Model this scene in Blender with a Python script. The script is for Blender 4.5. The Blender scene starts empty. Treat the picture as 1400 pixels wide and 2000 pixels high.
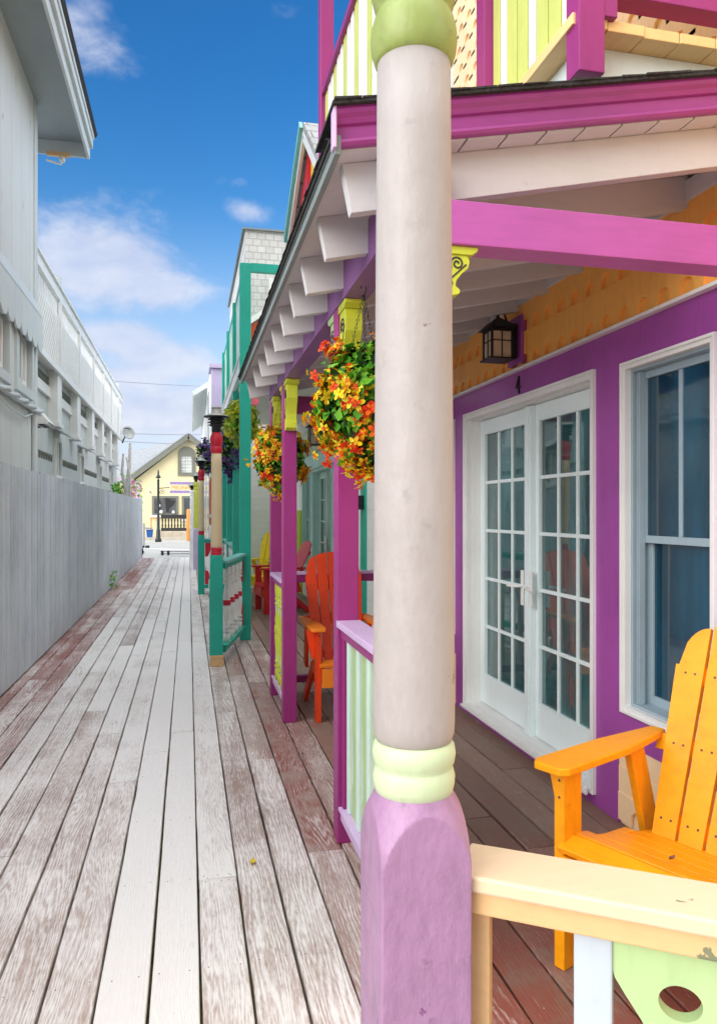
import bpy, bmesh, math, random
from mathutils import Vector, Matrix
R = math.radians
rng = random.Random(7)
S = bpy.context.scene
COL = S.collection

# ------------------------------------------------------------------ helpers
def lin(c):
    def f(v):
        v /= 255.0
        return v/12.92 if v <= 0.04045 else ((v+0.055)/1.055)**2.4
    return (f(c[0]), f(c[1]), f(c[2]), 1.0)

class MB:
    """collects shapes, then links them as ONE mesh object"""
    def __init__(s):
        s.v = []; s.f = []; s.m = []; s.c = []; s.cur = None; s.sm = []
    def add(s, vs, fs, m=0, smooth=False):
        o = len(s.v)
        s.v += [tuple(v) for v in vs]
        for f in fs:
            s.f.append(tuple(i+o for i in f)); s.m.append(m); s.c.append(s.cur); s.sm.append(smooth)
        return s
    def box(s, x0, x1, y0, y1, z0, z1, m=0):
        if x0 > x1: x0, x1 = x1, x0
        if y0 > y1: y0, y1 = y1, y0
        if z0 > z1: z0, z1 = z1, z0
        vs = [(x0,y0,z0),(x1,y0,z0),(x1,y1,z0),(x0,y1,z0),(x0,y0,z1),(x1,y0,z1),(x1,y1,z1),(x0,y1,z1)]
        return s.add(vs, [(0,3,2,1),(4,5,6,7),(0,1,5,4),(1,2,6,5),(2,3,7,6),(3,0,4,7)], m)
    def bar(s, p, q, w, h, up=(0,0,1), m=0, w2=None, h2=None):
        """box from p to q, w across, h along up; optional end size"""
        p = Vector(p); q = Vector(q); d = (q-p).normalized(); u = Vector(up)
        r = d.cross(u)
        if r.length < 1e-5: u = Vector((0,1,0)); r = d.cross(u)
        r.normalize(); u = r.cross(d).normalized()
        w2 = w if w2 is None else w2; h2 = h if h2 is None else h2
        vs = []
        for c, a, b in ((p, w, h), (q, w2, h2)):
            for i, j in ((-1,-1),(1,-1),(1,1),(-1,1)):
                vs.append(c + r*(i*a/2) + u*(j*b/2))
        return s.add(vs, [(3,2,1,0),(4,5,6,7),(0,1,5,4),(1,2,6,5),(2,3,7,6),(3,0,4,7)], m)
    def prism(s, poly, o, ex, ey, d, m=0):
        """polygon (2d) in plane o,ex,ey extruded by vector d"""
        o = Vector(o); ex = Vector(ex); ey = Vector(ey); d = Vector(d)
        a = [o + ex*p[0] + ey*p[1] for p in poly]; n = len(a)
        flip = ex.cross(ey).dot(d) < 0
        area = sum(poly[i][0]*poly[(i+1) % n][1]-poly[(i+1) % n][0]*poly[i][1] for i in range(n))
        if area < 0: flip = not flip
        b = [p+d for p in a]
        fs = [tuple(range(n-1,-1,-1)), tuple(range(n, 2*n))] + [(i, (i+1) % n, n+(i+1) % n, n+i) for i in range(n)]
        if flip: fs = [tuple(reversed(f)) for f in fs]
        return s.add(a+b, fs, m)
    def lathe(s, prof, cx=0, cy=0, n=32, mats=None, smooth=True, cap=True, m=0):
        vs = []; fs = []
        for r, z in prof:
            for k in range(n):
                a = 2*math.pi*k/n
                vs.append((cx+r*math.cos(a), cy+r*math.sin(a), z))
        base = len(s.v); s.v += vs
        for i in range(len(prof)-1):
            for k in range(n):
                k2 = (k+1) % n
                s.f.append((base+i*n+k, base+i*n+k2, base+(i+1)*n+k2, base+(i+1)*n+k))
                s.m.append(mats[i] if mats else m); s.c.append(s.cur); s.sm.append(smooth)
        if cap:
            L = len(prof)-1
            if prof[0][0] > 1e-4:
                s.f.append(tuple(base+k for k in reversed(range(n)))); s.m.append(mats[0] if mats else m); s.c.append(s.cur); s.sm.append(False)
            if prof[-1][0] > 1e-4:
                s.f.append(tuple(base+L*n+k for k in range(n))); s.m.append(mats[-1] if mats else m); s.c.append(s.cur); s.sm.append(False)
        return s
    def tube(s, pts, r, n=8, m=0, r2=None):
        pts = [Vector(p) for p in pts]; L = len(pts)
        up = Vector((0.13,0.21,0.97)); vs = []
        for i, p in enumerate(pts):
            d = (pts[min(i+1,L-1)]-pts[max(i-1,0)]).normalized()
            a = d.cross(up)
            if a.length < 1e-3: a = d.cross(Vector((1,0,0)))
            a.normalize(); b = a.cross(d)
            rr = r if r2 is None else r+(r2-r)*i/(L-1)
            for k in range(n):
                t = 2*math.pi*k/n
                vs.append(p + a*(rr*math.cos(t)) - b*(rr*math.sin(t)))
        fs = [(i*n+k, i*n+(k+1) % n, (i+1)*n+(k+1) % n, (i+1)*n+k) for i in range(L-1) for k in range(n)]
        s.add(vs, fs, m, True)
        s.add([vs[k] for k in range(n)], [tuple(reversed(range(n)))], m)
        s.add([vs[(L-1)*n+k] for k in range(n)], [tuple(range(n))], m)
        return s
    def dots(s, pts, n, r, m=1):
        n = Vector(n).normalized(); a_ = n.orthogonal().normalized(); b_ = n.cross(a_)
        for p in pts:
            p = Vector(p); s.add([p+n*0.0008+a_*(r*math.cos(k*0.785))+b_*(r*math.sin(k*0.785)) for k in range(8)], [tuple(range(8))], m)
        return s
    def build(s, name, mats, parent=None, bev=0, label=None):
        me = bpy.data.meshes.new(name)
        off = Vector((0,0,0))
        p = parent
        while p is not None:
            off += p.location; p = p.parent
        me.from_pydata([(v[0]-off.x, v[1]-off.y, v[2]-off.z) for v in s.v], [], s.f)
        if not isinstance(mats, (list, tuple)): mats = [mats]
        for m in mats: me.materials.append(m)
        me.polygons.foreach_set('material_index', [min(i, len(mats)-1) for i in s.m])
        me.polygons.foreach_set('use_smooth', s.sm)
        if any(c is not None for c in s.c):
            at = me.color_attributes.new('col', 'FLOAT_COLOR', 'CORNER')
            buf = []
            for f, c in zip(s.f, s.c):
                c = c if c is not None else (0.5,0.5,0.5,1)
                for _ in f: buf += [c[0], c[1], c[2], 1.0]
            at.data.foreach_set('color', buf)
        me.update()
        o = bpy.data.objects.new(name, me); COL.objects.link(o)
        if parent is not None: o.parent = parent
        if bev:
            b = o.modifiers.new('bevel', 'BEVEL'); b.width = bev; b.segments = 2; b.limit_method = 'ANGLE'; b.angle_limit = R(40)
        if label: o['label'] = label
        return o

def thing(name, label, cat, loc=(0,0,0), group=None):
    o = bpy.data.objects.new(name, None); COL.objects.link(o)
    o.empty_display_size = 0.1; o.location = loc
    o['label'] = label; o['category'] = cat
    if group: o['group'] = group
    return o
def tag(o, label, cat, group=None):
    o['label'] = label; o['category'] = cat
    if group: o['group'] = group
    return o
def copy_tree(o, parent=None):
    c = o.copy(); COL.objects.link(c)
    if parent is not None: c.parent = parent
    for ch in list(o.children): copy_tree(ch, c)
    return c
def dup(root, loc, rz=0, label=None):
    c = copy_tree(root); c.location = loc; c.rotation_euler = (0,0,rz)
    if label: c['label'] = label
    return c

# ------------------------------------------------------------------ materials
def newmat(name):
    m = bpy.data.materials.new(name); m.use_nodes = True
    nt = m.node_tree; b = nt.nodes['Principled BSDF']
    return m, nt, b
def N(nt, t, **kw):
    n = nt.nodes.new(t)
    for k, v in kw.items():
        if hasattr(n, k): setattr(n, k, v)
        else: n.inputs[k.replace('_', ' ')].default_value = v
    return n
def mixc(nt, fac, a, b, mode='MIX'):
    n = nt.nodes.new('ShaderNodeMix'); n.data_type = 'RGBA'; n.blend_type = mode
    for sock, val in ((n.inputs[0], fac), (n.inputs[6], a), (n.inputs[7], b)):
        if hasattr(val, 'is_linked'): nt.links.new(val, sock)
        else: sock.default_value = val
    return n.outputs[2]
def mth(nt, op, a, b=None, c=None, clamp=False):
    n = nt.nodes.new('ShaderNodeMath'); n.operation = op; n.use_clamp = clamp
    for i, val in enumerate((a, b, c)):
        if val is None: continue
        if hasattr(val, 'is_linked'): nt.links.new(val, n.inputs[i])
        else: n.inputs[i].default_value = val
    return n.outputs[0]
def ramp(nt, fac, stops):
    n = nt.nodes.new('ShaderNodeValToRGB'); r = n.color_ramp
    while len(r.elements) < len(stops): r.elements.new(0.5)
    for e, (p, c) in zip(r.elements, stops):
        e.position = p; e.color = c if len(c) == 4 else (*c, 1)
    nt.links.new(fac, n.inputs[0]); return n.outputs[0]
def sm(nt, x, a, b):
    n = nt.nodes.new('ShaderNodeMapRange'); n.interpolation_type = 'SMOOTHSTEP'
    nt.links.new(x, n.inputs[0]); n.inputs[1].default_value = a; n.inputs[2].default_value = b
    return n.outputs[0]
def coords(nt, scale=(1,1,1)):
    tc = nt.nodes.new('ShaderNodeTexCoord'); mp = nt.nodes.new('ShaderNodeMapping')
    mp.inputs['Scale'].default_value = scale
    nt.links.new(tc.outputs['Object'], mp.inputs['Vector'])
    return mp.outputs[0]
def noise(nt, vec, scale, detail=4, rough=0.55, dist=0):
    n = nt.nodes.new('ShaderNodeTexNoise')
    n.inputs['Scale'].default_value = scale; n.inputs['Detail'].default_value = detail
    n.inputs['Roughness'].default_value = rough; n.inputs['Distortion'].default_value = dist
    nt.links.new(vec, n.inputs['Vector']); return n.outputs['Fac']

def paint(name, rgb, rough=0.45, stretch=(1,1,0.12), var=0.10, chips=0.0, chipcol=(120,110,95), bump=0.12, grime=0.25, spec=0.5):
    """brushed paint on wood: tone drift, brush streaks, small dirt spots, optional chips"""
    m, nt, b = newmat(name)
    base = lin(rgb)
    v1 = coords(nt); v2 = coords(nt, stretch)
    n1 = noise(nt, v1, 2.3, 5, 0.6); n2 = noise(nt, v2, 55, 4, 0.6); n3 = noise(nt, v1, 26, 3, 0.7)
    n4 = noise(nt, v1, 120, 2, 0.5)
    k = mth(nt, 'ADD', mth(nt, 'MULTIPLY', n1, 1.3), mth(nt, 'MULTIPLY', n2, 0.7))
    lo = tuple(c*(1-var*1.6) for c in base[:3])+(1,); hi = tuple(min(1, c*(1+var)) for c in base[:3])+(1,)
    c = ramp(nt, mth(nt, 'MULTIPLY', k, 0.5), [(0.32, lo), (0.5, base), (0.68, hi)])
    dirt = sm(nt, n3, 0.60, 0.80)
    c = mixc(nt, mth(nt, 'MULTIPLY', dirt, grime), c, tuple(x*0.55 for x in base[:3])+(1,))
    if chips > 0:
        ch = sm(nt, mth(nt, 'ADD', noise(nt, v1, 7, 6, 0.6), mth(nt, 'MULTIPLY', mth(nt, 'SUBTRACT', n4, 0.5), 0.10)), 0.745-chips*0.45, 0.757-chips*0.45)
        c = mixc(nt, ch, c, lin(chipcol))
    nt.links.new(c, b.inputs['Base Color'])
    rr = mth(nt, 'ADD', mth(nt, 'MULTIPLY', n3, 0.22), rough-0.1)
    nt.links.new(rr, b.inputs['Roughness'])
    b.inputs['Specular IOR Level'].default_value = spec
    bp = N(nt, 'ShaderNodeBump'); bp.inputs['Strength'].default_value = bump; bp.inputs['Distance'].default_value = 0.004
    h = mth(nt, 'ADD', mth(nt, 'ADD', mth(nt, 'MULTIPLY', n2, 0.7), mth(nt, 'MULTIPLY', n3, 0.5)), mth(nt, 'MULTIPLY', noise(nt, v1, 11, 3, 0.5), 0.9))
    if chips > 0: h = mth(nt, 'SUBTRACT', h, mth(nt, 'MULTIPLY', ch, 0.6))
    nt.links.new(h, bp.inputs['Height']); nt.links.new(bp.outputs[0], b.inputs['Normal'])
    return m

def simple(name, rgb, rough=0.5, metal=0.0, var=0.08, scale=14, bump=0.05):
    m, nt, b = newmat(name); base = lin(rgb)
    n1 = noise(nt, coords(nt), scale, 5, 0.6)
    c = ramp(nt, n1, [(0.3, tuple(x*(1-var*2) for x in base[:3])+(1,)), (0.7, tuple(min(1, x*(1+var)) for x in base[:3])+(1,))])
    nt.links.new(c, b.inputs['Base Color'])
    b.inputs['Roughness'].default_value = rough; b.inputs['Metallic'].default_value = metal
    if bump:
        bp = N(nt, 'ShaderNodeBump'); bp.inputs['Strength'].default_value = bump; bp.inputs['Distance'].default_value = 0.003
        nt.links.new(noise(nt, coords(nt), scale*5, 3), bp.inputs['Height']); nt.links.new(bp.outputs[0], b.inputs['Normal'])
    return m

def glass(name, rgb, ior=1.75, rough=0.025, wob=0.012):
    """opaque pane: dim room put into its colour, mirror of the alley in front, slightly wavy"""
    m, nt, b = newmat(name); base = lin(rgb)
    v = coords(nt)
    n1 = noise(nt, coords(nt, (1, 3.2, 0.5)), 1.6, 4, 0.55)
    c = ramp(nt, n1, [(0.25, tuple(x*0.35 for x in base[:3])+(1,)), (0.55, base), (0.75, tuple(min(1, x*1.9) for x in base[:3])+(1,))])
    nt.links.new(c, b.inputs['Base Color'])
    b.inputs['Roughness'].default_value = rough; b.inputs['IOR'].default_value = ior
    bp = N(nt, 'ShaderNodeBump'); bp.inputs['Strength'].default_value = 0.25; bp.inputs['Distance'].default_value = wob
    nt.links.new(noise(nt, v, 2.2, 1, 0.4), bp.inputs['Height']); nt.links.new(bp.outputs[0], b.inputs['Normal'])
    return m

def colattr(name, rough=0.55, spec=0.3, trans=0.25):
    """each leaf, petal or board carries its own colour"""
    m, nt, b = newmat(name)
    a = N(nt, 'ShaderNodeAttribute', attribute_name='col')
    nt.links.new(a.outputs['Color'], b.inputs['Base Color'])
    b.inputs['Roughness'].default_value = rough; b.inputs['Specular IOR Level'].default_value = spec
    if trans:
        t = N(nt, 'ShaderNodeBsdfTranslucent'); nt.links.new(a.outputs['Color'], t.inputs['Color'])
        mx = N(nt, 'ShaderNodeMixShader'); mx.inputs[0].default_value = trans
        nt.links.new(b.outputs[0], mx.inputs[1]); nt.links.new(t.outputs[0], mx.inputs[2])
        nt.links.new(mx.outputs[0], nt.nodes['Material Output'].inputs['Surface'])
    return m

def deckmat():
    m, nt, b = newmat('weathered_deck_boards')
    tc = nt.nodes.new('ShaderNodeTexCoord'); P = tc.outputs['Object']
    sep = N(nt, 'ShaderNodeSeparateXYZ'); nt.links.new(P, sep.inputs[0]); X = sep.outputs[0]; Y = sep.outputs[1]
    at = N(nt, 'ShaderNodeAttribute', attribute_name='col'); sc = N(nt, 'ShaderNodeSeparateColor'); nt.links.new(at.outputs['Color'], sc.inputs[0])
    r1, wear, r3 = sc.outputs[0], sc.outputs[1], sc.outputs[2]     # random, how much white is left, random
    # grain coordinates, shifted per board so that no two boards repeat
    cx = N(nt, 'ShaderNodeCombineXYZ')
    nt.links.new(X, cx.inputs[0]); nt.links.new(mth(nt, 'MULTIPLY', Y, 0.10), cx.inputs[1]); nt.links.new(mth(nt, 'MULTIPLY', r1, 37.0), cx.inputs[2])
    v = cx.outputs[0]
    warp = noise(nt, v, 7, 3, 0.5)
    # cathedral growth rings
    ringx = mth(nt, 'ADD', mth(nt, 'MULTIPLY', X, 150.0), mth(nt, 'MULTIPLY', warp, mth(nt, 'ADD', mth(nt, 'MULTIPLY', r3, 44.0), 12.0)))
    ring = mth(nt, 'ADD', mth(nt, 'MULTIPLY', mth(nt, 'SINE', mth(nt, 'MULTIPLY', ringx, 6.283/2.2)), 0.5), 0.5)
    fine = noise(nt, v, 190, 3, 0.65)
    blot = noise(nt, v, 9, 6, 0.62)
    P2 = coords(nt); patch = noise(nt, P2, 2.6, 6, 0.66); patch2 = noise(nt, P2, 0.9, 3, 0.6)
    speck = noise(nt, P2, 160, 2, 0.6)
    # paint left on the boards
    t = mth(nt, 'ADD', mth(nt, 'MULTIPLY', wear, 1.5), mth(nt, 'MULTIPLY', mth(nt, 'SUBTRACT', blot, 0.5), 1.1))
    t = mth(nt, 'ADD', t, mth(nt, 'MULTIPLY', mth(nt, 'SUBTRACT', fine, 0.5), 1.25))
    t = mth(nt, 'ADD', t, mth(nt, 'MULTIPLY', mth(nt, 'SUBTRACT', ring, 0.5), 0.30))
    t = mth(nt, 'ADD', t, mth(nt, 'MULTIPLY', mth(nt, 'SUBTRACT', patch, 0.5), 1.0))
    white = sm(nt, t, 0.18, 1.12)
    wood = mixc(nt, r3, lin((150,122,110)), lin((176,154,143)))
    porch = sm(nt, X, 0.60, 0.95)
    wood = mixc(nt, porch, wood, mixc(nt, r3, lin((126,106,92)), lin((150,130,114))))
    wood = mixc(nt, mth(nt, 'MULTIPLY', ring, 0.42), wood, lin((118,92,84)))
    # old red stain, most of it by the fence and at the porch side
    edge = mth(nt, 'ADD', mth(nt, 'MULTIPLY', sm(nt, mth(nt, 'MULTIPLY', X, -1), 0.70, 1.25), 1.15), mth(nt, 'MULTIPLY', sm(nt, X, 0.10, 0.60), 0.92))
    redm = sm(nt, mth(nt, 'ADD', mth(nt, 'ADD', mth(nt, 'MULTIPLY', patch, 0.9), mth(nt, 'MULTIPLY', fine, 0.35)), mth(nt, 'MULTIPLY', edge, 0.42)), 0.86, 1.06)
    redm = mth(nt, 'MULTIPLY', redm, mth(nt, 'SUBTRACT', 1.0, mth(nt, 'MULTIPLY', porch, mth(nt, 'MULTIPLY', sm(nt, Y, 1.9, 3.4), 0.75))))
    wood = mixc(nt, mth(nt, 'MULTIPLY', redm, 0.85), wood, lin((136,66,52)))
    pw = mixc(nt, mth(nt, 'MULTIPLY', fine, 0.35), lin((240,237,233)), lin((204,194,188)))
    c = mixc(nt, white, wood, pw)
    # loose flakes in thin dark cracks, dirt specks
    crack = sm(nt, mth(nt, 'ADD', fine, mth(nt, 'MULTIPLY', patch2, 0.25)), 0.80, 0.90)
    c = mixc(nt, mth(nt, 'MULTIPLY', crack, 0.40), c, lin((78,60,52)))
    c = mixc(nt, mth(nt, 'MULTIPLY', sm(nt, speck, 0.67, 0.76), 0.5), c, lin((70,58,50)))
    # pale paint flakes dropped on the porch floor
    fl = mth(nt, 'MULTIPLY', sm(nt, noise(nt, P2, 55, 2, 0.5), 0.765, 0.775), porch)
    c = mixc(nt, fl, c, lin((220,214,206)))
    # knots
    vo = N(nt, 'ShaderNodeTexVoronoi'); vo.inputs['Scale'].default_value = 2.3
    cv = N(nt, 'ShaderNodeCombineXYZ'); nt.links.new(mth(nt, 'MULTIPLY', X, 2.4), cv.inputs[0]); nt.links.new(Y, cv.inputs[1]); nt.links.new(mth(nt, 'MULTIPLY', r1, 11.0), cv.inputs[2])
    nt.links.new(cv.outputs[0], vo.inputs['Vector'])
    kn = mth(nt, 'SUBTRACT', 1.0, sm(nt, vo.outputs['Distance'], 0.035, 0.075))
    c = mixc(nt, mth(nt, 'MULTIPLY', mth(nt, 'MULTIPLY', kn, 0.8), mth(nt, 'SUBTRACT', 1.0, mth(nt, 'MULTIPLY', white, 0.9))), c, lin((70,50,42)))
    nt.links.new(c, b.inputs['Base Color'])
    rough = mth(nt, 'ADD', mth(nt, 'MULTIPLY', patch, 0.35), 0.36)
    rough = mth(nt, 'ADD', rough, mth(nt, 'MULTIPLY', fine, 0.1))
    nt.links.new(rough, b.inputs['Roughness'])
    h = mth(nt, 'ADD', mth(nt, 'MULTIPLY', ring, 0.45), mth(nt, 'MULTIPLY', fine, 0.8))
    h = mth(nt, 'ADD', h, mth(nt, 'MULTIPLY', white, 0.25)); h = mth(nt, 'SUBTRACT', h, mth(nt, 'MULTIPLY', kn, 0.5))
    bp = N(nt, 'ShaderNodeBump'); bp.inputs['Strength'].default_value = 0.35; bp.inputs['Distance'].default_value = 0.004
    nt.links.new(h, bp.inputs['Height']); nt.links.new(bp.outputs[0], b.inputs['Normal'])
    return m

def fencemat():
    m, nt, b = newmat('grey_stained_fence_boards')
    at = N(nt, 'ShaderNodeAttribute', attribute_name='col')
    v = coords(nt, (1, 1, 0.07)); v1 = coords(nt)
    g = noise(nt, v, 70, 5, 0.65); n1 = noise(nt, v1, 1.7, 5, 0.6); n3 = noise(nt, v1, 60, 3, 0.6)
    c = ramp(nt, mth(nt, 'ADD', mth(nt, 'MULTIPLY', g, 0.6), mth(nt, 'MULTIPLY', n1, 0.45)), [(0.33, lin((158,166,176))), (0.52, lin((196,203,211))), (0.75, lin((216,222,228)))])
    c = mixc(nt, 1.0, c, at.outputs['Color'], 'MULTIPLY')
    c = mixc(nt, mth(nt, 'MULTIPLY', sm(nt, n3, 0.66, 0.76), 0.55), c, lin((78,78,84)))
    nt.links.new(c, b.inputs['Base Color']); b.inputs['Roughness'].default_value = 0.75
    bp = N(nt, 'ShaderNodeBump'); bp.inputs['Strength'].default_value = 0.5; bp.inputs['Distance'].default_value = 0.006
    nt.links.new(g, bp.inputs['Height']); nt.links.new(bp.outputs[0], b.inputs['Normal'])
    return m

def boardwall(name, rgb, pitch, axis='Y', depth=0.006, var=0.08):
    """painted vertical boards (axis Y) or horizontal laps (axis Z)"""
    m, nt, b = newmat(name); base = lin(rgb)
    tc = nt.nodes.new('ShaderNodeTexCoord'); sep = N(nt, 'ShaderNodeSeparateXYZ'); nt.links.new(tc.outputs['Object'], sep.inputs[0])
    a = sep.outputs['XYZ'.index(axis)]
    fr = mth(nt, 'FRACT', mth(nt, 'DIVIDE', a, pitch)); idx = mth(nt, 'FLOOR', mth(nt, 'DIVIDE', a, pitch))
    groove = mth(nt, 'SUBTRACT', 1.0, sm(nt, fr, 0.0, 0.06))
    v = coords(nt, (1,1,0.08) if axis == 'Y' else (1,0.08,1)); g = noise(nt, v, 38, 5, 0.65); n1 = noise(nt, coords(nt), 1.3, 5, 0.6)
    wn = N(nt, 'ShaderNodeTexWhiteNoise', noise_dimensions='1D'); nt.links.new(idx, wn.inputs['W'])
    k = mth(nt, 'ADD', mth(nt, 'ADD', mth(nt, 'MULTIPLY', g, 0.45), mth(nt, 'MULTIPLY', n1, 0.45)), mth(nt, 'MULTIPLY', wn.outputs['Value'], 0.12))
    c = ramp(nt, k, [(0.3, tuple(x*(1-2.2*var) for x in base[:3])+(1,)), (0.52, base), (0.75, tuple(min(1, x*(1+var)) for x in base[:3])+(1,))])
    c = mixc(nt, mth(nt, 'MULTIPLY', groove, 0.35), c, tuple(x*0.45 for x in base[:3])+(1,))
    peel = sm(nt, mth(nt, 'ADD', noise(nt, coords(nt, (1,1,0.35) if axis == 'Y' else (1,0.35,1)), 4.5, 7, 0.62), mth(nt, 'MULTIPLY', g, 0.12)), 0.735, 0.75)
    c = mixc(nt, mth(nt, 'MULTIPLY', peel, 0.6), c, lin((128,122,112)))
    drip = sm(nt, noise(nt, coords(nt, (1,1,0.03)), 13, 3, 0.5), 0.62, 0.78)
    c = mixc(nt, mth(nt, 'MULTIPLY', drip, 0.22), c, tuple(x*0.5 for x in base[:3])+(1,))
    nt.links.new(c, b.inputs['Base Color']); b.inputs['Roughness'].default_value = 0.6
    h = mth(nt, 'SUBTRACT', mth(nt, 'MULTIPLY', g, 0.12), groove) if axis == 'Y' else mth(nt, 'SUBTRACT', mth(nt, 'MULTIPLY', g, 0.1), mth(nt, 'MULTIPLY', fr, 1.0))
    bp = N(nt, 'ShaderNodeBump'); bp.inputs['Strength'].default_value = 0.8; bp.inputs['Distance'].default_value = depth
    nt.links.new(h, bp.inputs['Height']); nt.links.new(bp.outputs[0], b.inputs['Normal'])
    return m

def shinglemat(name, rgb, w, h, dark, plane='XZ'):
    m, nt, b = newmat(name); base = lin(rgb)
    tc = nt.nodes.new('ShaderNodeTexCoord'); sep = N(nt, 'ShaderNodeSeparateXYZ'); nt.links.new(tc.outputs['Object'], sep.inputs[0])
    cb = N(nt, 'ShaderNodeCombineXYZ')
    nt.links.new(sep.outputs['XYZ'.index(plane[0])], cb.inputs[0]); nt.links.new(sep.outputs['XYZ'.index(plane[1])], cb.inputs[1])
    br = N(nt, 'ShaderNodeTexBrick'); nt.links.new(cb.outputs[0], br.inputs['Vector'])
    br.inputs['Scale'].default_value = 1.0; br.inputs['Brick Width'].default_value = w; br.inputs['Row Height'].default_value = h
    br.inputs['Mortar Size'].default_value = h*0.07; br.inputs['Mortar Smooth'].default_value = 0.3
    br.inputs['Color1'].default_value = base; br.inputs['Color2'].default_value = tuple(x*0.78 for x in base[:3])+(1,); br.inputs['Mortar'].default_value = lin(dark)
    n1 = noise(nt, coords(nt), 40, 4, 0.6)
    c = mixc(nt, 0.35, br.outputs['Color'], ramp(nt, n1, [(0.3, tuple(x*0.6 for x in base[:3])+(1,)), (0.7, base)]))
    nt.links.new(c, b.inputs['Base Color']); b.inputs['Roughness'].default_value = 0.85
    bp = N(nt, 'ShaderNodeBump'); bp.inputs['Strength'].default_value = 0.7; bp.inputs['Distance'].default_value = 0.012
    nt.links.new(mth(nt, 'SUBTRACT', mth(nt, 'MULTIPLY', n1, 0.3), br.outputs['Fac']), bp.inputs['Height']); nt.links.new(bp.outputs[0], b.inputs['Normal'])
    return m

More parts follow.
